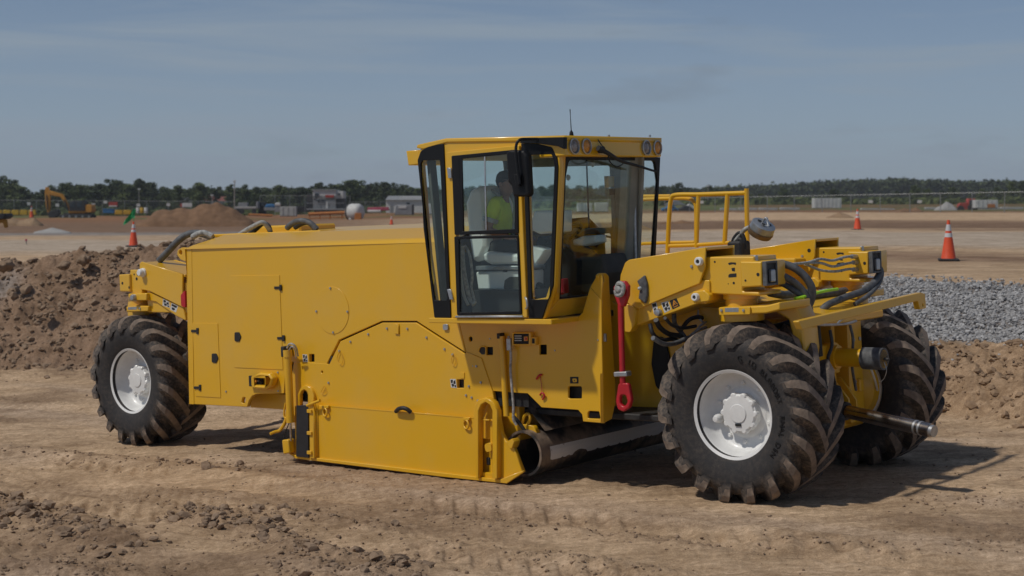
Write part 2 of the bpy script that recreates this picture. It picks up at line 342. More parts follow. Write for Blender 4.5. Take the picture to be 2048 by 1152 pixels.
uu = np.concatenate([np.linspace(-1.0, -.40, 40)[:-1], np.linspace(-.40, .40, 720), np.linspace(.40, 1.0, 40)[1:]])
GU, GD = np.meshgrid(uu, dr); GX, GY = GU*GD, GD
GZ, K = terrain(GX, GY)
nr, nc = GX.shape; idx = np.arange(nr*nc).reshape(nr, nc)
Fg = np.stack([idx[:-1, :-1], idx[:-1, 1:], idx[1:, 1:], idx[1:, :-1]], -1).reshape(-1, 4)
gm = mesh_np('ground', np.stack([GX, GY, GZ], -1).reshape(-1, 3), Fg, True)
# soil colours: each zone is a soil of its own
def lerp(a, b, t): return a+(b-a)*t[..., None]
TAN = np.array([.59, .440, .285]); BRN = np.array([.215, .145, .095]); DKB = np.array([.150, .095, .060]); PALE = np.array([.54, .46, .36]); GRV = np.array([.36, .345, .325]); RED = np.array([.30, .165, .085]); GRS = np.array([.10, .125, .045])
c = np.broadcast_to(TAN, GX.shape+(3,)).copy()
c = lerp(c, BRN, np.clip(K['loose']*.48+.18*K['pit']*sst(.0, .5, fbm(K['xm']*.25, K['ym']*1.2, 4, 91)), 0, 1))
c = lerp(c, BRN*1.15, np.clip(bands(GX, GY)*.6, 0, .5)*K['pit'])
c = lerp(c, np.array([.54, .425, .315]), .45*K['pit']*sst(.05, .45, fbm(K['xm']*.12, K['ym']*.8, 3, 92)))
c = lerp(c, np.array([.27, .185, .125]), np.clip(K['bank']*1.2, 0, 1)*.9)
c = lerp(c, np.array([.33, .225, .14]), np.clip(K['bankr'], 0, 1)*.6)
dn = K['d']*(1+.10*fbm(GX*.06, GY*.12, 3, 93))+3*pn(GX*.05, GY*.05, 94)
flat = sst(3.3, 4.8, K['s'])
zoneL = np.stack([np.interp(dn, [33, 46, 52, 68, 76, 90, 105, 150, 230, 300, 420], [v[i] for v in (TAN*.92, TAN*1.05, PALE, PALE, TAN, GRV*.85, BRN*1.25, BRN*1.2, RED, RED, GRS)]) for i in range(3)], -1)
zoneR = np.stack([np.interp(dn, [24, 33, 37, 41, 46, 64, 68, 74, 98, 112, 150, 180, 200, 420], [v[i] for v in (TAN, TAN*.9, BRN*1.3, TAN, PALE, PALE, TAN, BRN*1.15, BRN*1.25, TAN*1.05, TAN, TAN, RED*.9, GRS)]) for i in range(3)], -1)
wz = sst(-.16, .02, K['u']); zone = zoneL*(1-wz[..., None])+zoneR*wz[..., None]
zone = lerp(zone, GRS*1.3, sst(200, 240, dn)*sst(-.05, .25, fbm(GX*.03, GY*.05, 4, 98)))
streak = 1+.20*fbm(GX*.10, GY*.9, 4, 95)
c = lerp(c, zone*streak[..., None], flat)
c = lerp(c, np.array([.30, .285, .270]), K['grav'])
pg = sst(.0, .3, pn(GX*.3, GY*.3, 97)+.2)*np.exp(-((GX+10.8)/.35)**2-((GY-33.0)/.5)**2); c = lerp(c, GRV*.9, np.clip(pg*.7, 0, 1))
ca = gm.color_attributes.new('soil', 'FLOAT_COLOR', 'POINT')
ca.data.foreach_set('color', np.concatenate([np.clip(c, 0, 1), np.ones(c.shape[:2]+(1,))], -1).astype(np.float32).ravel())
def mat_soil():
    m, nt, p, new, lnk = M_new('soil')
    a = new('ShaderNodeAttribute'); a.attribute_name = 'soil'
    n1 = noise_node(new, lnk, 1.1, 8, .68, 'Object'); n2 = noise_node(new, lnk, 16, 7, .75, 'Object'); n3 = noise_node(new, lnk, 75, 4, .7, 'Object')
    r1 = ramp(new, lnk, n1.outputs[0], [(.30, (.74, .70, .66)), (.68, (1.18, 1.18, 1.20))])
    r2 = ramp(new, lnk, n2.outputs[0], [(.32, (.66, .62, .58)), (.62, (1.12, 1.12, 1.13))])
    r3 = ramp(new, lnk, n3.outputs[0], [(.30, (.70, .68, .66)), (.60, (1.08, 1.08, 1.08))])
    t4 = new('ShaderNodeTexCoord'); m4 = new('ShaderNodeMapping'); m4.inputs['Rotation'].default_value = (0, 0, AL); m4.inputs['Scale'].default_value = (.55, 2.6, 1); n4 = new('ShaderNodeTexNoise'); n4.inputs['Scale'].default_value = 2.2; n4.inputs['Detail'].default_value = 7; n4.inputs['Roughness'].default_value = .72; n4.inputs['Distortion'].default_value = .8
    lnk(t4.outputs['Object'], m4.inputs[0]); lnk(m4.outputs[0], n4.inputs['Vector']); r4 = ramp(new, lnk, n4.outputs[0], [(.36, (.76, .73, .70)), (.60, (1.13, 1.12, 1.12))])
    last = a.outputs['Color']
    for r in (r1, r2, r3, r4):
        mm = new('ShaderNodeMix'); mm.data_type = 'RGBA'; mm.blend_type = 'MULTIPLY'; mm.inputs[0].default_value = 1
        lnk(last, mm.inputs[6]); lnk(r.outputs[0], mm.inputs[7]); last = mm.outputs[2]
    lnk(last, p.inputs['Base Color']); p.inputs['Roughness'].default_value = .95; p.inputs['Specular IOR Level'].default_value = .15
    b1 = new('ShaderNodeBump'); b1.inputs['Strength'].default_value = .55; b1.inputs['Distance'].default_value = .05; lnk(n2.outputs[0], b1.inputs['Height'])
    b2 = new('ShaderNodeBump'); b2.inputs['Strength'].default_value = .5; b2.inputs['Distance'].default_value = .012; lnk(n3.outputs[0], b2.inputs['Height']); lnk(b1.outputs[0], b2.inputs['Normal'])
    lnk(b2.outputs[0], p.inputs['Normal']); return m
ground = tag(obj('ground', gm, mat_soil()), kind='structure')
# ------------------------------------------------------------------ loose pieces of soil and gravel
def ico(sub):
    bm = bmesh.new(); bmesh.ops.create_icosphere(bm, subdivisions=sub, radius=1); bm.verts.ensure_lookup_table()
    V = np.array([v.co[:] for v in bm.verts]); Fc = np.array([[v.index for v in f.verts] for f in bm.faces]); bm.free(); return V, Fc
ICO1, ICO2, ICO3 = ico(1), ico(2), ico(3)
def lumps(name, P, R, base, rough=.35, flat=.75, parent=None, m=None, kind='stuff', smooth=False, seed=1):
    """many irregular lumps as one mesh"""
    rg = np.random.default_rng(seed); V0, F0 = base; n = len(P); Vs = []
    var = []
    for k in range(24):
        d = V0*(1+rough*(rg.random((len(V0), 1))-.5)*1.6); d = d*np.array([1, rg.uniform(.65, 1.), rg.uniform(.55, .9)])
        pl = rg.normal(size=(5, 3)); pl /= np.linalg.norm(pl, axis=1)[:, None]
        for q in pl:                                   # knock a few facets off
            h = d@q; ex = np.maximum(0, h-.62); d = d-ex[:, None]*q
        var.append(d)
    var = np.array(var)[rg.integers(0, 24, n)]
    a = rg.uniform(0, 2*math.pi, (n, 3)); ca_, sa = np.cos(a), np.sin(a)
    Rz = np.zeros((n, 3, 3)); Rz[:, 0, 0] = ca_[:, 0]; Rz[:, 0, 1] = -sa[:, 0]; Rz[:, 1, 0] = sa[:, 0]; Rz[:, 1, 1] = ca_[:, 0]; Rz[:, 2, 2] = 1
    t = (a[:, 1]-math.pi)*.22; Rx = np.zeros((n, 3, 3)); Rx[:, 0, 0] = 1; Rx[:, 1, 1] = np.cos(t); Rx[:, 1, 2] = -np.sin(t); Rx[:, 2, 1] = np.sin(t); Rx[:, 2, 2] = np.cos(t)
    V = np.einsum('nij,nvj->nvi', Rz@Rx, var*np.array([1, 1, flat]))*np.asarray(R)[:, None, None]+np.asarray(P)[:, None, :]
    Fa = (F0[None]+(np.arange(n)*len(V0))[:, None, None]).reshape(-1, 3)
    o = obj(name, mesh_np(name, V.reshape(-1, 3), Fa, smooth), m, parent); return o
def soil_lump_mat(name, c, c2, sc=9):
    return mat(name, c, .95, c2=c2, scale=sc, lo=.3, hi=.7, bump=.6, bscale=45, spec=.15)
clodm = soil_lump_mat('clod_soil', (.34, .245, .170), (.19, .130, .085))
stonem = None
def mat_gravel():
    m, nt, p, new, lnk = M_new('crushed_stone')
    g = new('ShaderNodeNewGeometry'); r = ramp(new, lnk, g.outputs['Random Per Island'], [(0, (.30, .29, .285)), (.35, (.40, .39, .38)), (.7, (.48, .47, .46)), (1, (.60, .59, .58))])
    n = noise_node(new, lnk, 60, 3); mm = new('ShaderNodeMix'); mm.data_type = 'RGBA'; mm.blend_type = 'MULTIPLY'; mm.inputs[0].default_value = .5; lnk(r.outputs[0], mm.inputs[6]); lnk(n.outputs[0], mm.inputs[7])
    lnk(mm.outputs[2], p.inputs['Base Color']); p.inputs['Roughness'].default_value = .85; return m
def scatter(n, xr, yr, dens, seed):
    rg = np.random.default_rng(seed); x = rg.uniform(*xr, n); y = rg.uniform(*yr, n); z, k = terrain(x, y)
    keep = rg.random(n) < dens(x, y, k); return x[keep], y[keep], z[keep], rg
# clod windrows of the foreground
def dens_fg(x, y, k):
    b = bands(x, y)
    return np.clip(b*(.35+1.3*np.clip(fbm(x*1.6, y*1.6, 3, 12)+.4, 0, 1))+.05*k['loose']+.014, 0, 1)
x, y, z, rg = scatter(80000, (-7, 7), (8.2, 20), lambda a, b, k: dens_fg(a, b, k)*k['pit'], 101)
R = .006+.018*rg.random(len(x))**2.6
o1 = lumps('soil_crumbs', np.stack([x, y, z+R*.25], -1), R, ICO1, m=clodm, seed=1); tag(o1, 'small brown soil crumbs scattered over the rutted ground', 'soil', kind='stuff')
def dens_big(x, y, k):
    b = bands(x, y, 5)
    return np.clip(b*(.2+1.5*np.clip(fbm(x*1.9, y*1.9, 3, 13)+.3, 0, 1)), 0, 1)
x, y, z, rg = scatter(16000, (-6.5, 4), (8.2, 18), lambda a, b, k: dens_big(a, b, k)*k['pit'], 102)
R = .016+.062*rg.random(len(x))**3.2
o2 = lumps('soil_clods', np.stack([x, y, z+R*.2], -1), R, ICO2, m=clodm, seed=2, rough=.45); tag(o2, 'broken brown soil clods heaped in foreground windrows', 'soil', kind='stuff')
x, y, z, rg = scatter(52000, (-17, 0), (25, 38), lambda a, b, k: np.clip(k['bank']*(.15+.8*np.clip(fbm(a*.9, b*.9, 3, 14)+.4, 0, 1))+.012, 0, 1), 103)
R = .022+.095*rg.random(len(x))**4
o3 = lumps('bank_clods', np.stack([x, y, z+R*.15], -1), R, ICO1, m=clodm, seed=3, rough=.5); tag(o3, 'crumbling brown soil lumps covering the dug bank', 'soil', kind='stuff')
x, y, z, rg = scatter(16000, (3.5, 11), (12.5, 23), lambda a, b, k: np.clip(k['bankr']*(.25+.8*np.clip(fbm(a*1.2, b*1.2, 3, 15)+.3, 0, 1)), 0, 1), 104)
R = .014+.075*rg.random(len(x))**3.5
bankm = soil_lump_mat('bank_soil', (.34, .235, .15), (.22, .145, .09))
o4 = lumps('bank_crumbs', np.stack([x, y, z+R*.15], -1), R, ICO1, m=bankm, seed=4, rough=.5); tag(o4, 'tan soil crumbs on the bank below the gravel', 'soil', kind='stuff')
x, y, z, rg = scatter(76000, (3.2, 12.5), (16, 30), lambda a, b, k: np.clip(k['grav']*.97+.03*sst(1.2, 2.4, k['s'])*sst(3., 4., a)*(1-sst(7.4, 8.6, k['s'])), 0, 1), 105)
R = .019+.027*rg.random(len(x))**1.5
o5 = lumps('gravel_stones', np.stack([x, y, z+R*(rg.random(len(x))*.9)], -1), R, ICO1, m=mat_gravel(), seed=5, rough=.55, flat=.85); tag(o5, 'grey crushed stone lying on the right bank', 'gravel', kind='stuff')
# the few clods that stand out on the crest of the bank
for px, py, dd, R_, lab in ((168, 515, 32.8, .22, 'largest brown soil clod on the crest of the dug bank'), (10, 528, 32.5, .26, 'rounded soil clod on the bank crest at the left edge of the picture'), (52, 574, 31.4, .18, 'dark soil clod below the crest at the left of the bank'), (128, 526, 32.6, .17, 'soil clod leaning beside the largest clod on the bank crest')):
    q = at(px, py, dd); o = lumps('soil_clod', np.zeros((1, 3)), [R_], ICO3, m=clodm, rough=.30, seed=int(px)+3, smooth=True); o.location = (q.x, q.y, q.z-.05); tag(o, lab, 'soil clod', 'large clods on the dug bank')
# ------------------------------------------------------------------ the soil stabilizer
MAC = empty('soil_stabilizer'); tag(MAC, 'large yellow soil stabilizer with glass cab, standing on rutted dirt', 'construction machine')
MAC.matrix_world = Matrix(((eX[0], eY[0], eZ[0], OM[0]), (eX[1], eY[1], eZ[1], OM[1]), (eX[2], eY[2], eZ[2], OM[2]), (0, 0, 0, 1)))
def v3(p, y=None): return Vector((p[0], y, p[1])) if y is not None else Vector(p)
# small shared hardware
BOLT = lathe_mesh([(0, .014), (-.004, .014), (-.004, .011), (-.013, .010), (-.015, 0)], (0, 0, 0), (0, 1, 0), 6, 20); BOLT.materials.append(zinc)
def bolt(x, y, z, parent, s=1., me=BOLT):
    o = bpy.data.objects.new('bolt', me); COL.objects.link(o); o.parent = parent; o.location = (x, y, z); o.scale = (s, s, s); return o
def bolt_px(px, py, y, parent, s=1.): p = S(px, py, y); return bolt(p[0], y, p[1], parent, s)
RINGM = ring_mesh((0, 0, 0), .042, .010, (0.25, 1, 0), 20, 8); RINGM.materials.append(yel)
def rect_px(a, b, c, d, y, r=0):
    P = [S(a, b, y), S(a, d, y), S(c, d, y), S(c, b, y)]; return fillet(P, r) if r else P
def sticker(name, px, y, parent, kind=0, dark_first=False):
    """small printed safety label: px = four corner pixels (tl, tr, br, bl)"""
    P = SP(y, *px); o = plate(name, P, y, .002, blackm if kind == 1 else stick_w, parent, bev=.0003)
    tl, tr, br, bl = [Vector(q) for q in P]
    def q(u, v): a = tl.lerp(tr, u); b = bl.lerp(br, u); w = a.lerp(b, v); return (w.x, w.y)
    shapes = {0: [[(.1, .1), (.5, .08), (.42, .42), (.12, .5)], [(.55, .3), (.92, .1), (.9, .5), (.6, .6)], [(.15, .62), (.5, .5), (.62, .75), (.3, .93)], [(.65, .72), (.92, .65), (.9, .93), (.7, .9)]],
              1: [[(.5, .12), (.6, .12), (.88, .7), (.78, .72), (.54, .3), (.28, .72), (.16, .72)], [(.2, .8), (.85, .8), (.8, .88), (.25, .88)], [(.45, .42), (.56, .42), (.58, .66), (.44, .66)]],
              2: [[(.08, .08), (.9, .08), (.85, .4), (.1, .36)], [(.2, .55), (.6, .5), (.75, .7), (.5, .9), (.25, .8)]]}[kind]
    mm = {0: blackm, 1: orange_lens, 2: blackm}[kind]
    for s_ in shapes: plate('label_mark', [q(*t) for t in s_], y-.0016, .0014, mm, o, bev=.0002)
    return o
stick_w = mat('label_white', (.62, .62, .60), .5, var=.05)
# ---- engine housing -------------------------------------------------------------
ZT = 2.385; XR = -.50
hull_pts = SP(0, (372.7, 496), (379, 808), (494, 814), (498, 801), (504, 792), (512, 788), (568, 787), (571, 742), (584, 724), (653.5, 728), (678, 679.8), (763.5, 642.2), (833, 642.2), (931, 705))
hull_pts += [S(918, 648, 0), (S(918, 648, 0)[0], 1.60), (XR+.04, 1.60), (XR, S(838, 485.5, 0)[1])]
hull_holes = [rect_px(618, 708.5, 628.5, 724, 0, .008), fillet(SP(0, (482, 806), (485, 795), (491.5, 794), (489.5, 807)), .02), ]
HULL = plate('engine_housing', hull_pts, 0., .05, yel, MAC, hull_holes, bev=.006)
x0 = S(372.7, 496, 0)[0]; zb = .58
zL = S(373, 496, 0)[1]; zR = S(838, 485.5, 0)[1]
# roof of the housing: chamfered edge, flat top, rear and far walls
Vt = [(x0, 0, zL-.002), (XR, 0, zR-.002), (XR, .07, 2.425), (x0+.03, .07, 2.425), (x0+.16, 2.25, 2.57), (XR, 2.25, 2.57), (x0, 2.55, zL), (XR, 2.55, zR), (x0, 2.55, .6), (XR, 2.55, .6), (x0, .05, .6), (x0, .05, zL-.01), (XR, .50, 2.53), (x0+.10, .50, 2.53)]
plate_top = poly_mesh(Vt, [(0, 1, 2, 3), (3, 2, 12, 13), (13, 12, 5, 4), (4, 5, 7, 6), (6, 7, 9, 8), (0, 3, 13, 4, 6), (0, 6, 8, 10)], .01)
REARC = plate('rear_column', SP(0, (372.7, 497), (379, 808), (388.5, 808.5), (383.5, 496.5)), -.005, .004, yel, HULL, bev=.0015)
top = obj('housing_roof', plate_top, yel, HULL)
box('roof_cover', (S(420, 472, .55)[0], S(640, 462, .55)[0]), (.55, 1.9), (2.5, S(520, 465, .55)[1]), yel, MAC, .012)
box('roof_cover', (S(505, 458, 1.0)[0], S(600, 455, 1.0)[0]), (1.0, 1.6), (2.5, S(550, 451, 1.0)[1]), yel, MAC, .02)
tube('roof_hose', [S3(478, 470, .6), S3(490, 462, .6), S3(508, 452, .65), S3(524, 445, .7), S3(534, 452, .75), S3(540, 462, .8)], .028, sleeve, MAC)
tube('roof_hose', [S3(500, 468, .7), S3(512, 458, .72), S3(526, 447, .74), S3(537, 453, .78), S3(541, 464, .85)], .030, hoseblk, MAC)
tube('roof_hose', [S3(574, 456, .7), S3(588, 445, .7), S3(604, 441.5, .7), S3(620, 446, .72), S3(634, 459, .75)], .034, hose, MAC)
tube('roof_hose', [S3(590, 455, .9), S3(604, 447, .9), S3(618, 446, .9), S3(630, 458, .9)], .030, hoseblk, MAC)
tube('rear_hose', [S3(318, 522, .35), S3(338, 501, .40), S3(358, 480, .45), S3(375, 469, .5), S3(392, 466, .52), S3(412, 470, .5), S3(424, 475, .5)], .042, hose, MAC)
tube('rear_hose', [S3(385, 474, .3), S3(398, 467, .32), S3(410, 466, .36), S3(425, 473, .4)], .035, sleeve, MAC)
# lifting ear at the rear upper corner
plate('lifting_ear', fillet(SP(.01, (371.6, 495), (364, 495), (355, 500), (354, 510), (361, 519), (372.3, 524)), .03), .01, .05, yel, HULL, [circ(S(361, 505, .01), .030)], bev=.005)
# doors: proud panels on the housing
def proud(name, px, parent, t=.006, r=.006, y=-.006, m=None):
    return plate(name, SP(0, *px), y, t, m or yel, parent, bev=.0025, r=r)
D1 = proud('access_door', ((459.5, 551.5), (469, 735), (566.5, 739.5), (559.5, 550)), HULL)
D2 = proud('access_door', ((385.5, 645.8), (392, 792.5), (442, 795.5), (436, 646.6)), HULL)
for (px, py, par) in ((556, 575.5, HULL), (562, 676.5, HULL), (390, 662, HULL), (395, 775.5, HULL)):
    o = plate('hinge', rect_px(px-8, py-2.5, px+3, py+2.5, -.016), -.016, .01, blackm, par, bev=.002); p = S(px+5, py, -.016)
    plate('hinge', rect_px(px+2, py-6, px+6, py+6, -.018), -.018, .013, dark, par, bev=.003)
for (px, py) in ((474.7, 673.5), (429, 716)):
    o = plate('latch', fillet(SP(-.016, (px-6, py-9), (px-6, py+9), (px+3, py+10), (px+7, py), (px+3, py-9)), .02), -.016, .011, blackm, HULL, bev=.003)
cc = S(664.5, 620.5, 0); rc = (S(664.5, 573, 0)[1]-S(664.5, 668, 0)[1])/2
DISC = plate('round_cover', circ(cc, rc, 48), -.005, .005, yel, HULL, bev=.002)
for a in (92, -3, -88, 183): bolt(cc[0]+rc*.93*math.cos(math.radians(a)), -.005, cc[1]+rc*.93*math.sin(math.radians(a)), HULL)
for p in ((556, 745), (557, 782), (452.5, 783)): bolt_px(*p, 0, HULL, .9)
plate('cover_strip', SP(-.004, (546, 740), (556, 740.5), (560, 786), (549, 786)), -.003, .003, yel, HULL, bev=.001)
# side lamp pocket
LP = plate('lamp_pocket', fillet(SP(-.10, (504, 752), (506, 778), (530, 780), (541, 772), (545, 757), (538, 747), (518, 745)), .03), -.10, .10, yel, HULL, [fillet(SP(-.10, (505.5, 755), (506, 770), (528, 771), (528, 754)), .012)], bev=.025)
box('lamp_recess', (S(504, 760, 0)[0], S(529, 760, 0)[0]), (-.05, -.012), (S(510, 772, 0)[1], S(510, 751, 0)[1]), blackm, LP, .003)
for i, (px, mm) in enumerate(((509, red), (513, orange_lens), (519, dark))): p = S(px, 762, -.07); cyl('lamp', (p[0], -.09, p[1]), (p[0], -.04, p[1]), .012, mm, LP, 12)
for p in SP(0, (499, 793)): pass
box('underframe_panel', (S(500, 800, .25)[0], S(600, 800, .25)[0]), (.25, .30), (S(520, 816, .25)[1], S(520, 785, .25)[1]), yel, MAC, .006)
box('underframe', (-4.2, -.2), (.32, 2.3), (.62, 1.3), dark, MAC, .02)
box('inner_wall', (-3.4, .30), (.055, .075), (.75, 1.58), blackm, MAC, 0)
sticker('label', ((605, 708.5), (614, 709), (616, 724), (606, 724)), -.001, HULL, 0)
proud('round_boss', ((888, 648), (888, 660), (898, 660), (898, 648)), HULL, .02, .02, -.02, zinc)
# red marker seen on the housing's rear edge
plate('red_link', fillet(SP(.02, (361, 590), (368, 582), (369.5, 582), (370.5, 616), (362, 612)), .02), .02, .03, red, MAC)
# ---- drum side shield ------------------------------------------------------------
up_pts = SP(0, (588, 723), (652, 727), (659, 728), (681.5, 682.4), (765, 645.3), (832, 645.3), (930.5, 708.3), (933, 703.5), (963, 716), (985, 782), (994, 830), (1003, 862), (1003, 880), (590, 850), (578, 800))
arch = lambda a, b, top_, bot, y: [S(a, bot, y), S(a, top_+ (b-a)*.62, y), S(a+(b-a)*.18, top_+(b-a)*.2, y), S((a+b)/2, top_, y), S(a+(b-a)*.82, top_+(b-a)*.2, y), S(b, top_+(b-a)*.62, y), S(b, bot, y)]
SH = plate('drum_shield', up_pts, -.004, .045, yel, MAC, [rect_px(914.5, 759, 928, 776, 0, .006), circ(S(644.5, 744, 0), .014), arch(599.7, 616, 780, 811, 0)], bev=.006)
low_pts = SP(-.055, (589, 812), (640, 811), (946, 836), (949, 812), (955, 800), (971, 795), (986, 800), (994, 815), (1003, 866), (1012, 883), (1024, 887), (1045.5, 944), (1013, 965), (880, 951), (590, 914))
LOW = plate('skid_plate', low_pts, -.055, .05, yel, MAC, [arch(957, 984, 806, 945, -.055)], bev=.008)
plate('skid_runner', SP(-.085, (572, 903), (592, 911), (880, 945), (1000, 959), (1046, 941), (1046, 945), (1013, 967.5), (880, 953.5), (590, 917)), -.085, .03, yel, LOW, bev=.006)
box('slot_back', (S(955, 900, .05)[0], S(990, 900, .05)[0]), (.05, .07), (S(970, 960, .05)[1], S(970, 800, .05)[1]), yel, LOW, 0)
for (a, b, t_, bo, y_, par) in ((597, 619, 776, 812, -.04, SH), (954, 987, 801, 957, -.12, LOW)):
    w = 6 if a < 700 else 5
    ou = arch(a-w*.4, b+w*1.4, t_-w, bo, y_); inn = arch(a+2.5, b-2.5, t_+3, bo, y_)
    o = plate('slot_rim', ou+inn[::-1], y_, .075 if a > 700 else .05, yel, par, bev=.006)
# slot fittings
plate('guide_bar', SP(-.03, (980, 838), (984.5, 838), (985, 952), (981, 951)), -.03, .05, yel, LOW)
plate('guide_lug', fillet(SP(-.08, (968, 889), (981, 884), (984, 903), (971, 905)), .03), -.08, .09, yel, LOW)
box('guide_pin', (S(973, 920, -.02)[0], S(980, 920, -.02)[0]), (-.03, .0), (S(975, 930, -.02)[1], S(975, 915, -.02)[1]), blackm, LOW)
plate('slot_bar', SP(-.07, (963, 838), (978, 839), (978, 842), (963, 841)), -.07, .03, yel, LOW)
# seam ledge
plate('seam_ledge', SP(-.065, (650, 810.5), (946, 835), (946, 837.5), (650, 813)), -.058, .01, yel, LOW, bev=.002)
# rubber flap and its hinge bar
plate('rubber_flap', SP(-.10, (592.5, 811), (615, 810), (617, 916), (592, 913)), -.10, .018, hoseblk, LOW, bev=.004)
plate('hinge_bar', SP(-.11, (618, 806), (626, 806), (629, 918), (619, 916)), -.11, .06, yel, LOW, bev=.01)
plate('hinge_strip', SP(-.075, (627, 806), (633.5, 806), (634, 918), (629, 918)), -.07, .02, yel, LOW, bev=.003)
cyl('hinge_pin', S3(614, 811, -.12), S3(640, 801, -.12), .016, yel, LOW, 10)
for py in (822, 866, 905): box('hinge_clip', (S(613, py, -.13)[0], S(622, py, -.13)[0]), (-.13, -.10), (S(617, py+4, -.13)[1], S(617, py-3, -.13)[1]), yel, LOW, .004)
for px, py in ((650, 821), (932, 845)):
    p = S(px, py, -.075); o = bpy.data.objects.new('lashing_ring', RINGM); COL.objects.link(o); o.parent = LOW; o.location = (p[0], -.075, p[1]-.02)
    plate('ring_lug', fillet(SP(-.09, (px-8, py-9), (px-7, py-4), (px+5, py-4), (px+6, py-10)), .01), -.085, .03, yel, LOW)
for pts in (((679, 702), (674, 718), (681, 729), (686, 720), (681, 704)), ((906, 708), (902, 722), (907, 731), (911, 724), (908, 710)), ((648, 772), (642, 785), (647, 787), (651, 782), (649, 773))):
    tube('wire_loop', [S3(a, b, -.02) for a, b in pts], .0035, yel, SH, 6)
for a, b in ((750, 118), (880, 120), (630, 155), (516, 203), (445, 262), (1003, 176), (1118, 250), (376, 466), (1274, 488), (1322, 360), (1351, 464), (1256, 546), (1292, 560), (1332, 580), (1170, 285)):
    bolt_px(540+a/3.2, 620+b/3.2, -.004, SH)
plate('slot_tab', SP(-.006, (789.5, 647.5), (790.5, 667), (799, 668), (798.5, 648)), -.022, .022, yel, SH, bev=.004)
proud('corner_clip', ((922, 745), (922, 757), (930, 757), (930, 745)), SH, .012, .003, -.012)
sticker('label', ((900, 758), (911, 758), (913.5, 776), (902, 775)), -.006, SH, 0)
box('hole_back', (S(910, 768, .06)[0], S(932, 768, .06)[0]), (.046, .052), (S(920, 780, .05)[1], S(920, 755, .05)[1]), dark, SH, 0)
plate('gap_block', SP(-.004, (656, 729), (661, 729), (666, 716), (662, 712)), -.003, .03, blackm, SH)
# tow pin on the seam
P = [S3(792, 823, -.075), S3(797, 818, -.10), S3(806, 816, -.11), S3(815, 819, -.10), S3(822, 825, -.075)]
tube('tow_pin', P, .022, dark, LOW)
# ---- lift cylinder at the shield's rear -------------------------------------------
CY = cyl('lift_cylinder', S3(575.5, 704, -.10), S3(580.8, 843, -.10), .042, yel, MAC)
cyl('cylinder_head', S3(575, 700, -.10), S3(575.8, 714, -.10), .050, yel, CY); cyl('cylinder_gland', S3(580.3, 832, -.10), S3(580.9, 845, -.10), .046, yel, CY)
cyl('piston_rod', S3(580.8, 843, -.10), S3(581.8, 882, -.10), .013, chrome, CY, 12)
plate('rod_clevis', fillet(SP(-.06, (574, 878), (587, 877), (590, 904), (577, 907)), .02), -.14, .10, yel, CY, bev=.012)
box('top_clevis', (S(570, 695, -.06)[0], S(577, 695, -.06)[0]), (-.13, -.0), (S(573, 713, -.06)[1], S(573, 692, -.06)[1]), dark, CY, .008)
tube('hydraulic_pipe', [S3(574, 696, -.1), S3(579, 688, -.12), S3(587, 689, -.13), S3(593, 697, -.10), S3(596, 712, -.05)], .010, sleeve, CY, 8)
tube('hydraulic_pipe', [S3(578, 700, -.13), S3(584, 693, -.15), S3(590, 700, -.13), S3(592, 716, -.09)], .009, zinc, CY, 8)
tube('cylinder_pipe', [S3(571, 806, -.1), S3(568.5, 822, -.1), S3(569, 834, -.1), S3(577, 838, -.1)], .011, yel, CY, 8)
tube('ground_hose', [S3(577, 812, .0), S3(571, 842, -.02), S3(560, 860, -.05), S3(549, 864, -.1), S3(540, 868, -.15)], [.022, .016], yel, MAC, 8)
plate('shield_foot', fillet(SP(-.03, (567, 894), (590, 904), (600, 915), (590, 914), (570, 903)), .015), -.03, .10, yel, LOW)
tube('slack_hose', [S3(578, 846, .05), S3(570, 868, .05), S3(569, 886, .05), S3(575, 902, .03)], .006, hoseblk, CY, 8)
# ---- panel under the cab -----------------------------------------------------------
Yp = .008
pan = [S(918.5, 646, Yp), S(932.5, 706, Yp), S(964, 721, Yp), S(986, 782, Yp), S(1036, 786, Yp), S(1055, 787, Yp), S(1083, 815, Yp), S(1156, 820, Yp), S(1164, 829, Yp), S(1166, 843, Yp), S(1207, 846.5, Yp), S(1202, 600, Yp), S(1180, 575, Yp), S(1165, 625, Yp), S(1150, 640, Yp)]
pan_h = [fillet(SP(Yp, (1175, 826), (1178, 822), (1198, 823), (1201, 838), (1175, 837)), .015), rect_px(1136, 772.5, 1163.5, 797.5, Yp, .02), rect_px(1078.5, 689.5, 1093, 709, Yp, .006), rect_px(972, 694, 985.5, 710, Yp, .008), circ(S(941, 678, Yp), .025)]
PAN = plate('lower_side_panel', pan, Yp, .03, yel, MAC, pan_h, bev=.005)
box('panel_back', (S(960, 700, .12)[0], S(1170, 700, .12)[0]), (.10, .12), (S(1000, 790, .1)[1], S(1000, 660, .1)[1]), dark, PAN, 0)
plate('handle_recess', fillet(SP(Yp-.004, (957, 702), (960, 694), (970, 694), (970, 709), (963, 709)), .02), Yp-.003, .003, dark, PAN, bev=.001)
tube('grab_handle', [S3(957, 702, Yp-.01), S3(961, 693.5, Yp-.02), S3(970, 693, Yp-.01)], .007, yel, PAN, 6)
CB = plate('control_box', rect_px(1023, 664.5, 1061, 691, Yp-.06, .006), Yp-.06, .06, yel, PAN, [rect_px(1026, 667.5, 1057, 688, Yp-.06, .004)], bev=.006)
plate('control_face', rect_px(1025, 667, 1058, 689, Yp-.045), Yp-.045, .01, black, CB, bev=0.001)
plate('switch', rect_px(1047.5, 673, 1055, 682, Yp-.055, .004), Yp-.055, .012, orange_lens, CB, bev=.002)
plate('switch_key', rect_px(1050, 675.5, 1053, 679.5, Yp-.062, .002), Yp-.062, .008, red, CB, bev=.001)
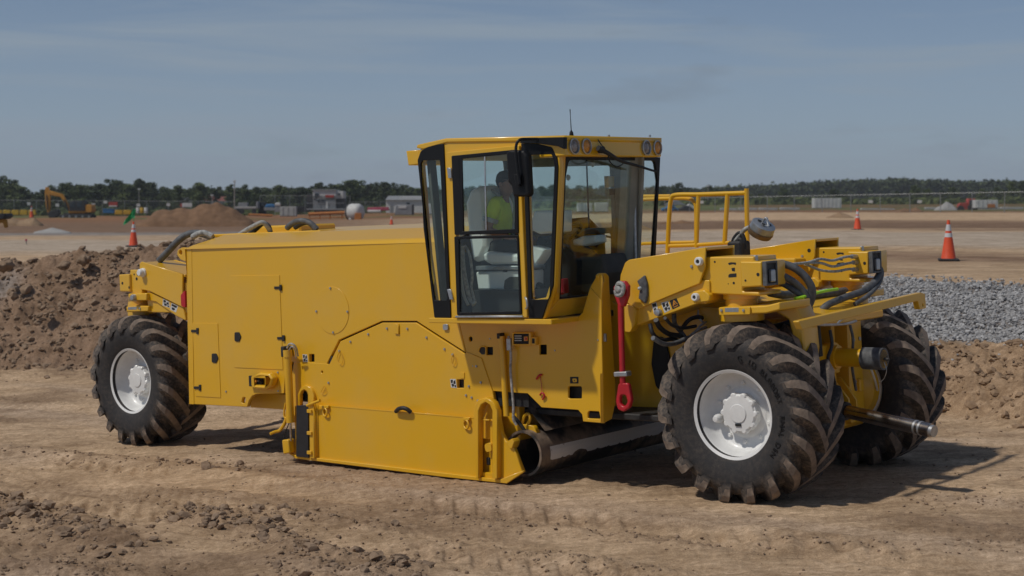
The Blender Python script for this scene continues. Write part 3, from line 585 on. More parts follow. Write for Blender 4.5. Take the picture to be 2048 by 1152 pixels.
for i in range(3): plate('control_label', rect_px(1029, 671+i*4.5, 1043, 673+i*4.5, Yp-.0455), Yp-.0455, .001, grey, CB, bev=.0002)
plate('switch_box', rect_px(1062, 674, 1071, 690, Yp-.05, .006), Yp-.05, .05, yel, PAN, bev=.006); plate('switch_face', rect_px(1064, 677, 1069, 687, Yp-.052, .004), Yp-.052, .004, black, PAN, bev=.001)
C2 = cyl('shield_cylinder', S3(1003, 676, -.03), S3(1013, 832, -.03), .030, yel, MAC); cyl('cylinder_head', S3(1002.6, 672, -.03), S3(1003.2, 685, -.03), .036, yel, C2)
plate('cylinder_bracket', fillet(SP(.02, (986, 695), (999, 671), (1022, 667), (1024, 672), (1006, 690), (1004, 706), (990, 708)), .02), .02, .04, yel, C2)
box('top_clevis', (S(998, 670, -.03)[0], S(1004, 670, -.03)[0]), (-.07, .02), (S(1000, 677, -.03)[1], S(1000, 666, -.03)[1]), dark, C2, .006)
tube('cylinder_hose', [S3(1017, 672, -.05), S3(1020, 690, -.05), S3(1022, 714, -.05), S3(1021, 740, -.04), S3(1024, 776, -.04), S3(1027, 815, -.03), S3(1027, 838, -.02), S3(1033, 850, .0)], .013, sleeve, C2, 8)
box('hose_fitting', (S(1015, 694, -.05)[0], S(1023, 694, -.05)[0]), (-.07, -.03), (S(1018, 701, -.05)[1], S(1018, 676, -.05)[1]), zinc, C2, .006)
tube('red_ribbon', [S3(1073, 758, Yp-.01), S3(1078, 751, Yp-.02), S3(1084, 749, Yp-.01)], .010, red, PAN, 6)
tube('red_ribbon', [S3(1080, 752, Yp-.01), S3(1083, 770, Yp-.012), S3(1084, 786, Yp-.02)], .003, red, PAN, 6); tube('red_ribbon', [S3(1080, 790, Yp-.01), S3(1084, 786, Yp-.025), S3(1089, 791, Yp-.02), S3(1085, 799, Yp-.012)], .009, red, PAN, 6)
o = plate('label', rect_px(1140, 753.5, 1157, 767, Yp-.001, .006), Yp-.001, .002, blackm, PAN, bev=.0003); plate('label_mark', fillet(SP(Yp-.003, (1144, 757), (1153, 757), (1154, 764), (1146, 765)), .012), Yp-.0025, .0012, yel, o, [circ(S(1149, 761, Yp), .008, 8)], bev=.0002)
for p in ((980, 677.5), (946, 732), (1110, 701), (1196, 680)): bolt_px(*p, Yp if p[0] > 965 else 0, PAN, .6)
for p in ((1205, 560),): pass
# ---- front post with lifting ear (faces forward) -------------------------------------
XP = S(1204, 700, Yp)[0]
def FP(x, *pts): return [(F3(a, b, x)[1], F3(a, b, x)[2]) for a, b in pts]
post = FP(XP, (1204, 575), (1196, 551), (1202, 546), (1212, 546), (1218, 552), (1219, 575), (1231, 768), (1231, 806), (1224, 838), (1207, 846.5))
post = fillet(post, [.0, .03, .05, .05, .03, 0, 0, .05, 0, 0]); fx = ((XP, 0, 0), (0, 1, 0), (0, 0, 1))
PO = plate('front_post', post, 0, .035, yel, MAC, [fillet(FP(XP, (1204.5, 552), (1209, 552), (1209.5, 564), (1205, 564)), .015)], bev=.005, fr=fx)
box('post_clip', (XP-.01, XP+.02), (.04, .07), (S(1198, 684, Yp)[1], S(1198, 668, Yp)[1]), zinc, PO, .005)
plate('post_rib', SP(.02, (1180, 575), (1195, 549), (1203, 549), (1203, 620), (1182, 640)), .02, .03, yel, PO, bev=.004)
# ---- red tie rod ---------------------------------------------------------------------
yr = -.02
RT = plate('tie_rod', fillet(SP(yr, (1226, 574), (1236, 562), (1249, 562), (1256, 572), (1255, 592), (1247, 614), (1236, 614), (1228, 592)), .025), yr, .05, red, MAC, bev=.012)
cyl('rod', S3(1241, 610, yr+.025), S3(1245.6, 770, yr+.025), .027, red, RT, 14)
plate('rod_eye', fillet(SP(yr, (1236, 767), (1256, 766), (1262, 800), (1258, 815), (1246, 824), (1235, 819), (1231, 803)), .03), yr, .05, red, RT, [fillet(SP(yr, (1240, 790), (1251, 790), (1255, 804), (1247, 815), (1239, 806)), .03)], bev=.010)
plate('rod_clamp', fillet(SP(yr-.01, (1227, 744), (1253, 743), (1254, 753), (1228, 754)), .01), yr-.015, .085, zinc, RT, bev=.008)
lathe('ball_joint', [(-.045, 0), (-.04, .03), (0, .05), (.04, .03), (.045, 0)], S3(1240, 578, yr-.03), (0, 1, 0), sleeve, RT, 14, 60)
tube('cloth_wrap', [S3(1232, 578, yr-.04), S3(1238, 566, yr-.06), S3(1247, 572, yr-.06), S3(1244, 588, yr-.06), S3(1234, 590, yr-.05), S3(1231, 580, yr-.05)], .020, sleeve, RT, 8)
# ---- pipe across under the panel ---------------------------------------------------------
tc_ = S3(1052, 906, .06); Rt = .225
prof = [(.02, Rt), (2.75, Rt), (2.75, Rt-.025), (.02, Rt-.025)]
pipe_m = mat('muddy_black_pipe', (.024, .024, .025), .5, c2=(.24, .175, .125), scale=3.0, lo=.38, hi=.52, bump=.4, bscale=14, detail=8)
PIPE = lathe('cross_pipe', prof, (tc_[0], 0, tc_[2]), (0, 1, 0), pipe_m, MAC, 40, 35, True)
# ragged white stripe round the pipe's front, mud eating its lower edge
n = 90; V = []; rgp = np.random.default_rng(4)
for i in range(n+1):
    yv = .16+(2.5)*i/n; lo_ = -18+9*max(0, fbm(np.array([yv*3.]), np.array([.3]), 4, 5)[0])*2.2+ (3 if i % 7 == 0 else 0)
    for th in (lo_, -5, 6, 16): V.append((tc_[0]+(Rt+.003)*math.cos(math.radians(th)), yv, tc_[2]+(Rt+.003)*math.sin(math.radians(th))))
Fq = [(i*4+k, i*4+k+1, i*4+k+5, i*4+k+4) for i in range(n) for k in range(3)]
obj('white_stripe', poly_mesh(V, Fq), mat('stripe_paint', (.74, .72, .69), .8, c2=(.26, .19, .14), scale=9, lo=.28, hi=.36, detail=8), PIPE)
lp = [S3(1043, 850, .12), S3(1049, 832, .12), S3(1056, 828, .12), S3(1060, 836, .12), S3(1053, 856, .12)]
tube('lifting_loop', lp, .016, yel, PIPE, 8); plate('loop_foot', SP(.1, (1030, 868), (1042, 848), (1066, 852), (1074, 866)), .1, .06, yel, PIPE)
tube('pipe_hose', [S3(1026, 832, .02), S3(1040, 848, .04), S3(1052, 866, .06)], .02, dark, PIPE, 8)
box('pipe_bracket', (S(1000, 820, .1)[0], S(1036, 820, .1)[0]), (.10, 2.6), (S(1010, 880, .1)[1], S(1010, 800, .1)[1]), yel, MAC, .02)
obj('drum_cover', poly_mesh([(S(1036, 790, .1)[0], .1, S(1036, 790, .1)[1]), (S(1090, 862, .1)[0], .1, S(1090, 862, .1)[1]), (S(1090, 862, .1)[0], 2.6, S(1090, 862, .1)[1]), (S(1036, 790, .1)[0], 2.6, S(1036, 790, .1)[1])], [(0, 1, 2, 3)]), pipe_m, MAC)
plate('nose_lug', fillet(SP(-.08, (1013, 884), (1024, 877), (1028, 884), (1023, 898), (1017, 894)), .01), -.08, .10, yel, LOW)
# ---- front frame --------------------------------------------------------------------------
q0, q1 = Z3(1231, 824, .66), Z3(1330, 828, .66); dv = Vector((q1[0]-q0[0], q1[1]-q0[1], 0)).normalized()
ffr = (Vector(q0)-dv*.25, dv, (0, 0, 1)); Lf = 1.7
FF = plate('front_frame', [(0, 0), (Lf, .0), (Lf, 1.0), (.3, 1.05), (0, 1.25)], 0, .05, yel, MAC, bev=.008, fr=(ffr[0], ffr[1], ffr[2]))
box('chassis', (.9, 2.2), (.9, 2.2), (.62, 1.75), yel, MAC, .03)
box('chassis_floor', (-.3, 1.9), (.2, 2.6), (.66, .72), dark, MAC, .01)
o = plate('vent_cover', fillet([(.72, .25), (.84, .20), (.90, .45), (.84, .74), (.72, .74), (.68, .48)], .08), 0, .03, blackm, FF, bev=.01, fr=(ffr[0]-Vector(dv).cross(Vector((0, 0, 1)))*-.03, ffr[1], ffr[2]))
# ---- wheels -----------------------------------------------------------------------------------
def mat_tyre():
    m, nt, p, new, lnk = M_new('dusty_tyre')
    n = noise_node(new, lnk, 5.5, 8, .70); n2 = noise_node(new, lnk, 26, 6, .7)
    r = ramp(new, lnk, n.outputs[0], [(.36, (.10, .10, .10)), (.56, (.6, .6, .6)), (.76, (1, 1, 1))]); r2 = ramp(new, lnk, n2.outputs[0], [(.42, (.15, .15, .15)), (.70, (1, 1, 1))])
    mu = new('ShaderNodeMath'); mu.operation = 'MULTIPLY'; lnk(r.outputs[0], mu.inputs[0]); lnk(r2.outputs[0], mu.inputs[1])
    mxn = new('ShaderNodeMix'); mxn.data_type = 'RGBA'; mxn.inputs[6].default_value = (.026, .026, .028, 1); mxn.inputs[7].default_value = (.25, .19, .14, 1); tcr = new('ShaderNodeTexCoord'); sep = new('ShaderNodeSeparateXYZ'); cmb = new('ShaderNodeCombineXYZ'); lnk(tcr.outputs['Object'], sep.inputs[0]); lnk(sep.outputs[0], cmb.inputs[0]); lnk(sep.outputs[2], cmb.inputs[2])
    ln = new('ShaderNodeVectorMath'); ln.operation = 'LENGTH'; lnk(cmb.outputs[0], ln.inputs[0]); rr_ = new('ShaderNodeMapRange'); rr_.inputs[1].default_value = .56; rr_.inputs[2].default_value = .72; rr_.inputs[3].default_value = .30; rr_.inputs[4].default_value = 1.5; lnk(ln.outputs['Value'], rr_.inputs[0])   # soil clings to the shoulder
    mu2 = new('ShaderNodeMath'); mu2.operation = 'MULTIPLY'; mu2.use_clamp = True; lnk(mu.outputs[0], mu2.inputs[0]); lnk(rr_.outputs[0], mu2.inputs[1]); lnk(mu2.outputs[0], mxn.inputs[0]); lnk(mxn.outputs[2], p.inputs['Base Color'])
    p.inputs['Roughness'].default_value = .75; p.inputs['Specular IOR Level'].default_value = .35
    b = new('ShaderNodeBump'); b.inputs['Strength'].default_value = .35; b.inputs['Distance'].default_value = .012; lnk(n2.outputs[0], b.inputs['Height']); lnk(b.outputs[0], p.inputs['Normal']); return m
tyre_d = mat_tyre()
lug_top = mat('dusty_tread', (.27, .205, .155), .9, c2=(.105, .082, .066), scale=9, lo=.30, hi=.62, bump=.4, bscale=50)
TW = .73                                               # tyre width, outer face at y=0
tp = [(.13, .372), (.085, .385), (.065, .40), (.05, .43), (.028, .50), (.018, .57), (.022, .625), (.045, .675), (.085, .705), (.16, .722), (TW/2, .732)]
tp = tp+[(TW-a, b) for a, b in tp[-2::-1]]
TYRE = lathe_mesh(tp, (0, 0, 0), (0, 1, 0), 96, 50); TYRE.materials.append(tyre_d)
def lug_mesh(side):
    bm = bmesh.new(); st = []
    # stations: (lateral y, radius of lug top, radius of root, angle, half width top, half width root)
    for yv, rt, rb, th, wt, wr in ((-.004, .650, .60, .115, .026, .038), (.006, .715, .64, .09, .036, .056), (.035, .768, .66, .05, .043, .076), (.085, .797, .69, .0, .047, .086), (.16, .802, .71, -.085, .048, .092), (.26, .803, .72, -.21, .049, .094), (.35, .803, .722, -.33, .050, .094), (.395, .801, .72, -.39, .050, .076)):
        ring = []
        for w, r in ((-wr, rb), (-wt, rt), (wt, rt), (wr, rb)):
            a = th+w/max(r, .1)
            yy = yv if side == 0 else TW-yv
            ring.append(bm.verts.new((r*math.cos(a), yy, r*math.sin(a))))
        st.append(ring)
    for A, B in zip(st[:-1], st[1:]):
        for k in range(3):
            f = bm.faces.new((A[k], A[k+1], B[k+1], B[k])); f.material_index = 1 if k == 1 else 0
    bm.faces.new(st[0]); bm.faces.new(st[-1])
    me = from_bm('lug', bm); me.materials.append(tyre_d); me.materials.append(lug_top); return me
LUG = [lug_mesh(0), lug_mesh(1)]
RIM = lathe_mesh([(.075, .372), (.062, .398), (.068, .402), (.085, .398), (.11, .385), (.122, .374), (.15, .362), (.20, .352), (.245, .335), (.27, .30), (.28, .24), (.283, .12), (.29, 0), (.40, 0), (.40, .35), (.62, .37), (.67, .39), (.655, .372)], (0, 0, 0), (0, 1, 0), 64, 40); RIM.materials.append(white)
HUBp = [(.29, .24), (.275, .225), (.27, .20), (.265, .175), (.26, .172), (.185, .172), (.18, .16), (.165, .155), (.16, .0)]
HUB = lathe_mesh(HUBp, (0, 0, 0), (0, 1, 0), 40, 35); HUB.materials.append(white)
HUBC = lathe_mesh([(.16, .085), (.154, .08), (.154, 0)], (0, 0, 0), (0, 1, 0), 24, 30); HUBC.materials.append(white)
HB = lathe_mesh([(0, .020), (-.02, .020), (-.026, .014), (-.026, 0)], (0, 0, 0), (0, 1, 0), 6, 20); HB.materials.append(white)
def child(name, me, parent, loc=(0, 0, 0), rot=(0, 0, 0), sc=(1, 1, 1)):
    o = bpy.data.objects.new(name, me); COL.objects.link(o); o.parent = parent; o.location = loc; o.rotation_euler = rot; o.scale = sc; return o
HB2 = lathe_mesh([(0, .02), (.012, .02), (.016, .014), (.016, 0)], (0, 0, 0), (1, 0, 0), 6, 20); HB2.materials.append(zinc)
NL = 18
LOBE = lathe_mesh([(0, .03), (-.05, .03), (-.06, .02), (-.06, 0)], (0, 0, 0), (0, 1, 0), 10, 40); LOBE.materials.append(white)
VALVE = lathe_mesh([(-.05, 0), (-.045, .025), (-.01, .04), (.03, .042), (.08, .03)], (0, 0, 0), (0, 1, 0), 14, 50); VALVE.materials.append(white)
FRONTHUB = lathe_mesh([(.0, .055), (-.004, .055), (-.004, 0)], (0, 0, 0), (0, 1, 0), 20, 30); FRONTHUB.materials.append(white)
def glyph_mesh(ch, size):
    cu = bpy.data.curves.new('t', 'FONT'); cu.body = ch; cu.size = size; cu.extrude = .002; cu.align_x = 'CENTER'; cu.align_y = 'CENTER'
    o = bpy.data.objects.new('t', cu); me = bpy.data.meshes.new_from_object(o); bpy.data.objects.remove(o); bpy.data.curves.remove(cu); me.materials.clear(); return me
def wheel(x, y, z, spin, far=False, text=None, a0=0):
    w = obj('wheel', RIM, white, MAC); w.location = (x, y, z); w.rotation_euler = (0, spin, 0); w.scale = (1, -1 if far else 1, 1)
    child('tyre', TYRE, w)
    for k in range(NL):
        for sd in (0, 1): child('tread_lug', LUG[sd], w, rot=(0, -(k+.5*sd)*2*math.pi/NL, 0))
    h = child('hub', HUB, w); child('hub_cap', HUBC, w); 
    for k in range(10): a = 2*math.pi*k/10; child('hub_bolt', LOBE, w, (.158*math.cos(a), .225, .158*math.sin(a)))
    for k in range(10): a = 2*math.pi*(k+.5)/10; child('wheel_nut', HB, w, (.262*math.cos(a), .278, .262*math.sin(a)))
    if text:
        child('valve_cover', VALVE, w, (-.235, .20, -.06)); 
        for i, ch in enumerate(text):
            if ch == ' ': continue
            a = math.radians(a0-i*5.4); r = .52
            me = glyph_mesh(ch, .072); 
            o = obj('tyre_letter', me, letterm, w); o.location = (r*math.cos(a), .0225-.004, r*math.sin(a))
            o.matrix_local = Matrix.Translation(o.location)@Matrix.Rotation(-(a-math.pi/2), 4, 'Y')@Matrix.Rotation(math.radians(90), 4, 'X')
    return w
letterm = mat('letter_rubber', (.006, .006, .006), .4, var=.1)
W1 = wheel(2.56, .03, .78, 0, text='G.ID BL00DBT  RNAL DSN', a0=76)
W2 = wheel(-5.93, -.01, .785, .15, text=None)
W3 = wheel(2.56, 2.92, .79, .31, far=True)
o = plate('hub_notch', [(-.03, -.012), (.03, -.012), (.03, .012), (-.03, .012)], .092, .01, blackm, W1, fr=((.0, .152, -.10), (1, 0, 0), (0, 0, 1)))
# axles and drums
for xa in (2.56, -5.93):
    AXb = cyl('axle', (xa, .62, .8), (xa, 2.33, .8), .12, yel if xa > 0 else dark, MAC, 20)
    for sgn, ys in ((1, .64), (-1, 2.31)):
        lathe('brake_drum', [(0, .0), (0, .33), (.04*sgn, .36), (.12*sgn, .34), (.20*sgn, .22), (.24*sgn, .13)], (xa, ys, .8), (0, 1, 0), yel, AXb, 36); 
        obj('drum_ring', ring_mesh((xa, ys+.03*sgn, .8), .365, .016, (0, 1, 0), 48, 8), white if xa > 0 else dark, AXb)
# ---- front arms ------------------------------------------------------------------------------
def arm_front(y, dy, near):
    """box arm, its second link below, pins; y = outer face as seen"""
    sh = lambda P: P
    A = fillet(SP(.15, (1241, 549.5), (1250, 525), (1258, 519.5), (1409.5, 494.8), (1409.5, 533), (1398.8, 567), (1276.6, 617.8), (1267.5, 615), (1237, 592)), [.03, .05, .05, 0, .03, .02, .03, .02, .02])
    a = plate('front_arm', A, y, .03, yel, MAC, bev=.006)
    plate('arm_inner_side', A, y+.49, .03, yel, a, bev=.006)
    p0, p1 = S(1252, 522.5, .15), S(1410, 494.8, .15); L = math.hypot(p1[0]-p0[0], p1[1]-p0[1]); u = Vector((p1[0]-p0[0], 0, p1[1]-p0[1])).normalized(); n = Vector((-u.z, 0, u.x))
    def slab(name, q0, q1, th, yy0, yy1, m=yel):
        u_ = Vector((q1[0]-q0[0], 0, q1[1]-q0[1])).normalized(); n_ = Vector((-u_.z, 0, u_.x)); P0 = Vector((q0[0], 0, q0[1])); P1 = Vector((q1[0], 0, q1[1]))
        V = [P0+Vector((0, yy0, 0)), P1+Vector((0, yy0, 0)), P1+Vector((0, yy1, 0)), P0+Vector((0, yy1, 0))]; V += [v-n_*th for v in V]
        return obj(name, poly_mesh(V, [(3, 2, 1, 0), (4, 5, 6, 7), (0, 1, 5, 4), (1, 2, 6, 5), (2, 3, 7, 6), (3, 0, 4, 7)], .004), m, a)
    slab('arm_top', p0, p1, .025, y+.032, y+.488); b0, b1 = S(1276.6, 617, .15), S(1399, 566.5, .15); slab('arm_bottom', b1, b0, .025, y+.032, y+.488)
    slab('arm_back', S(1237, 592, .15), S(1250, 526, .15), .025, y+.032, y+.488)
    B = fillet(SP(.19, (1276, 600), (1386, 560), (1420, 560), (1421, 600), (1412, 608), (1398, 606.5), (1258, 657), (1254, 640)), .02)
    b = plate('lower_link', B, y+.03, .42, yel, a, bev=.008)
    plate('arm_root', fillet(SP(.13, (1248, 606), (1267, 614), (1271, 622), (1269.5, 648), (1260, 665), (1249, 664)), .02), y-.02, .12, yel, a, bev=.006)
    c0 = S(1391.5, 594, .13); plate('pin_boss', fillet(SP(.13, (1383, 583), (1408, 580), (1419, 590), (1419, 603), (1385, 607)), .03), y-.02, .08, yel, a, bev=.01)
    for (px, py), rr in ((((1396, 523), .040), ((1391.5, 594), .036)) if near else ()):
        p = S(px, py, .12); q = lathe('pin', [(.0, rr), (-.03, rr), (-.04, rr*.85), (-.04, rr*.5), (-.025, rr*.45), (-.02, 0)], (p[0], y, p[1]), (0, 1, 0), white, a, 20, 40); 
        if py > 560: q.location = (0, -.02, 0)
        lathe('pin_end', [(0, rr*.46), (-.012, rr*.4), (-.012, 0)], (p[0], y-.022-(.02 if py > 560 else 0), p[1]), (0, 1, 0), dark, a, 12, 40)
    p = S(1381, 533, .13); bolt(p[0], y, p[1], a, 1.1)
    if not near: p = S(1406, 520, .14); lathe('pin_hole', [(0, .02), (-.003, .018), (-.003, 0)], (p[0]-.05, y, p[1]), (0, 1, 0), blackm, a, 12, 40)
    # steering housing held by the arm
    H = fillet(SP(.2, (1405, 514), (1508, 513), (1508, 522), (1526, 523), (1527, 573), (1486, 575), (1484, 582), (1518, 584), (1519, 592), (1420, 588), (1404, 560)), .012)
    h = plate('steering_housing', H, y+.05, .40, yel, MAC, bev=.012)
    yy = y+.05
    pb = [S(1483, 522.5, .2), S(1526.5, 523, .2), S(1527, 572.5, .2), S(1485, 575, .2)]
    plate('cylinder_block', fillet(pb, .012), yy-.03, .20, yel, h, bev=.012)
    xe = S(1527, 548, .17)[0]; zt, zb_ = S(1527, 523, .17)[1], S(1527, 572, .17)[1]
    eb = obj('block_end', join_meshes([box_mesh((xe-.01, xe+.03), (yy-.03, yy-.012), (zb_, zt), .003), box_mesh((xe-.01, xe+.03), (yy+.15, yy+.17), (zb_, zt), .003), box_mesh((xe-.01, xe+.03), (yy-.012, yy+.15), (zt-.02, zt), .003), box_mesh((xe-.01, xe+.03), (yy-.012, yy+.15), (zb_, zb_+.02), .003)]), hose, h)
    box('block_plug', (xe-.01, xe+.014), (yy-.01, yy+.15), (zb_+.02, zt-.02), dark, h, .003); box('port_fitting', (xe+.012, xe+.05), (yy+.03, yy+.10), (zb_+.03, zb_+.14), zinc, h, .008)
    yl = yy-.031
    for px, py, r in ((1516, 549, .016), (1491, 561, .010), (1426, 524, .010), (1464, 566.5, .012), (1453, 568, .005)):
        p = S(px, py, .17); lathe('bolt_hole', [(0, r), (-.002, r*.9), (-.002, 0)], (p[0], yl if px > 1483 else yy, p[1]), (0, 1, 0), blackm, h, 12, 40)
    for P in (((1456, 526), (1462, 524.5), (1472, 525), (1472, 530), (1466, 528), (1458, 530)), ((1463, 536), (1470, 535), (1470, 543), (1464, 542)), ((1457, 550), (1460, 547.5), (1473, 546.5), (1473, 554), (1457, 555))):
        plate('label', fillet(SP(.2, *P), .006), yy-.002, .002, blackm, h, bev=.0003)
    p = S(1508, 518, .2); box('housing_clip', (p[0]-.02, p[0]+.01), (yy+.02, yy+.06), (p[1]-.05, p[1]+.03), zinc, h, .006)
    # kingpin collars and yoke above the wheel
    ck = S(1483, 595, .40); kx = ck[0]; zc = lambda py: S(1483, py, .40)[1]; ky = y+.25
    K = lathe('kingpin', [(zc(584), .0), (zc(584), .165), (zc(597), .165), (zc(598), .145), (zc(611), .145), (zc(614), .19), (zc(622), .20), (zc(640), .20), (zc(640), 0)], (kx, ky, 0), (0, 0, 1), yel, MAC, 36, 30)
    fy = y+.0
    plate('yoke_plate', fillet(SP(.15, (1437.5, 614.5), (1470, 614), (1532, 611), (1560, 604), (1560, 620), (1532, 627), (1438, 630.5)) if near else SP(.15, (1437.5, 614.5), (1505, 612), (1505, 628), (1438, 630.5)), .012), fy, .55, yel, K, bev=.012)
    plate('yoke_lip', fillet(SP(.13, (1437, 615), (1500, 613.5), (1500, 629), (1438, 630.5)), .012), fy-.02, .02, yel, K, bev=.004)
    plate('name_plate', SP(.12, (1449, 616), (1476, 615.5), (1476, 624), (1449, 624)), fy-.022, .003, zinc, K, bev=.0005)
    for px in (1442, 1486): p = S(px, 621, .12); bolt(p[0], fy-.02, p[1], K, 1.0)
    # fork leg in front of the wheel
    if near: plate('yoke_leg', fillet(SP(.45, (1505, 606), (1560, 599), (1583, 603), (1600, 640), (1606, 700), (1600, 760), (1586, 760), (1584, 690), (1572, 640), (1540, 622), (1506, 624)), .03), y+.34, .28, yel, K, bev=.02)
    if near:
        sticker('label', ((1303, 607), (1312.5, 604), (1317, 624), (1308, 628)), y+.029, b, 2); sticker('label', ((1322, 605.5), (1336, 602), (1342, 619), (1329, 626)), y+.029, b, 0); sticker('label', ((1339, 601.5), (1353, 596), (1360, 612), (1345, 619)), y+.029, b, 1)
        lathe('work_lamp', [(0, .035), (-.04, .03), (-.05, 0)], (S(1315, 625, .15)[0], y+.028, S(1315, 625, .15)[1]), (0, 1, 0), zinc, b, 14, 50)
        o = plate('rubber_wrap', fillet(SP(.12, (1273, 562), (1288, 550), (1293, 567), (1294, 592), (1290, 608), (1276, 597), (1279, 575)), .012), y-.03, .035, hose, a, bev=.012)
        lathe('wrap_button', [(-.03, 0), (-.02, .016), (0, .018)], (S(1278, 577, .1)[0], y-.03, S(1278, 577, .1)[1]), (0, 1, 0), grey, a, 12, 60)
    return a
arm_front(.15, 0, True); arm_front(2.21, 0, False)
# ---- rear arms ---------------------------------------------------------------------------------
def arm_rear(y, near):
    P = fillet(SP(.12, (279, 526), (283, 523.5), (363.5, 548), (366, 615), (299, 582), (279, 578)), [.02, .02, 0, 0, .02, .01])
    a = plate('rear_arm', P, y, .03, yel, MAC, bev=.006); plate('arm_inner_side', P, y+.50, .03, yel, a, bev=.006)
    p0, p1 = S(281, 524, .12), S(366, 549, .12); V = [(p0[0], y+.031, p0[1]-.004), (p1[0], y+.031, p1[1]-.004), (p1[0], y+.50, p1[1]+.0), (p0[0], y+.50, p0[1])]
    obj('arm_top', poly_mesh(V+[(a_, b_, c_-.03) for a_, b_, c_ in V], [(3, 2, 1, 0), (4, 5, 6, 7), (0, 1, 5, 4), (1, 2, 6, 5), (2, 3, 7, 6), (3, 0, 4, 7)], .004), yel, a)
    box('arm_core', (p0[0]+.05, p1[0]), (y+.04, y+.48), (1.62, 1.98), yel, a, .01)
    b = plate('lower_link', fillet(SP(.14, (297, 583), (366, 614), (372, 642), (352, 632), (312, 604), (297, 601)), .015), y+.02, .46, yel, a, bev=.01)
    plate('pin_boss', fillet(SP(.12, (260, 587), (297, 586), (297, 601), (266, 601), (260, 593)), .02), y-.03, .30, yel, a, bev=.012)
    for px, py, rr in ((287, 545, .045), (273, 594.5, .04)):
        p = S(px, py, .12); lathe('pin', [(.06, rr*1.25), (-.02, rr*1.2), (-.022, rr), (-.06, rr), (-.075, rr*.75), (-.075, 0)], (p[0], y, p[1]), (0, 1, 0), white if py < 560 else zinc, a, 20, 40)
    h = plate('steering_housing', fillet(SP(.16, (260, 539.5), (277, 540), (284, 560), (284, 590), (260, 586), (260, 570)), .01), y+.04, .40, yel, MAC, bev=.01)
    plate('cylinder_block', fillet(SP(.14, (239, 549), (260, 548), (261, 583.5), (241, 583)), .012), y+.01, .24, yel, h, bev=.012)
    for px, py, r in ((243.5, 566.5, .018), (257, 575, .015), (270, 549, .015), (263, 549, .012), (268, 558, .02)): p = S(px, py, .12); lathe('bolt_hole', [(0, r), (-.002, r*.9), (-.002, 0)], (p[0], y+(.009 if px < 261 else .039), p[1]), (0, 1, 0), blackm, h, 12, 40)
    plate('yoke_plate', fillet(SP(.12, (252, 613.5), (268, 611), (297, 612), (296, 623), (253, 624.5)), .012), y+.0, .5, yel, h, bev=.012); plate('name_plate', SP(.11, (255, 614.5), (272, 613.5), (272, 619), (255, 619.5)), y-.002, .003, zinc, h, bev=.0005)
    p = S(279, 617, .11); bolt(p[0], y, p[1], h, 1.1)
    ck = S(280, 605, .35); lathe('kingpin', [(S(280, 600, .35)[1]+.03, .0), (S(280, 600, .35)[1]+.03, .15), (S(280, 612, .35)[1], .17), (S(280, 624, .35)[1]-.1, .17), (S(280, 624, .35)[1]-.1, 0)], (ck[0], y+.25, 0), (0, 0, 1), yel, h, 28, 30)
    if near: sticker('label', ((326, 597), (338, 604), (340, 616), (325, 611)), y+.019, b, 0); sticker('label', ((343, 606), (356, 612), (352, 625), (340, 619)), y+.019, b, 2)
arm_rear(.12, True); arm_rear(2.2, False)
box('rear_frame', (-5.3, -4.75), (.75, 2.1), (.7, 1.7), dark, MAC, .03)
# ---- front gear between the wheels ------------------------------------------------------------------
FC = obj('front_deck', poly_mesh([(2.2, .85, 1.82), (3.1, .85, 1.58), (3.1, 2.05, 1.58), (2.2, 2.05, 1.82), (2.2, .85, 1.74), (3.1, .85, 1.50), (3.1, 2.05, 1.50), (2.2, 2.05, 1.74)], [(0, 1, 2, 3), (7, 6, 5, 4), (0, 4, 5, 1), (1, 5, 6, 2), (2, 6, 7, 3), (3, 7, 4, 0)], .015), yel, MAC)
box('front_column', (2.58, 2.84), (1.00, 1.28), (.5, 1.52), yel, MAC, .02); box('front_column', (2.62, 2.88), (1.75, 2.02), (.5, 1.52), yel, MAC, .02); box('front_crossplate', (2.45, 2.6), (.9, 2.1), (.4, 1.56), yel, MAC, .02)
box('column_rib', (2.6, 2.78), (1.6, 1.66), (.5, 1.52), yel, MAC, .01)
bar_x = 3.30
bq = FP(bar_x, (1597, 642), (1842, 585), (1850, 587), (1853, 616), (1840, 619), (1836, 602), (1604, 659))
BAR = plate('front_bar', fillet(bq, .012), 0, .06, yel, MAC, [circ(((F3(1846, 610, bar_x)[1]), F3(1846, 610, bar_x)[2]), .014, 10)], bev=.006, fr=((bar_x, 0, 0), (0, 1, 0), (0, 0, 1)))
t0, t1 = S3(1650, 713, 1.35), S3(1768, 718, 1.35)
PT = cyl('pivot_tube', t0, t1, .085, yel, MAC, 28); e = (Vector(t1)-Vector(t0)).normalized(); T0, T1 = Vector(t0), Vector(t1)
cyl('tube_flange', T0+e*.02, T0+e*.10, .135, yel, PT, 28); cyl('tube_flange', T0+e*.10, T0+e*.14, .11, yel, PT, 28); cyl('tube_cap', T1-e*.20, T1, .102, hose, PT, 28); cyl('cap_pin', T1, T1+e*.05, .014, dark, PT, 8); cyl('cap_cotter', T1+e*.03+Vector((0, 0, .03)), T1+e*.03-Vector((0, 0, .04)), .006, dark, PT, 6)
tube('cap_wire', [T1+Vector((0, 0, -.03)), T1+Vector((.02, 0, -.10)), T1+Vector((-.01, 0, -.18)), T1+Vector((-.06, 0, -.22))], .003, zinc, PT, 6)
r0, r1 = Vector(S3(1690, 822, 1.25)), Vector(S3(1862, 861, 1.05)); er = (r1-r0).normalized()
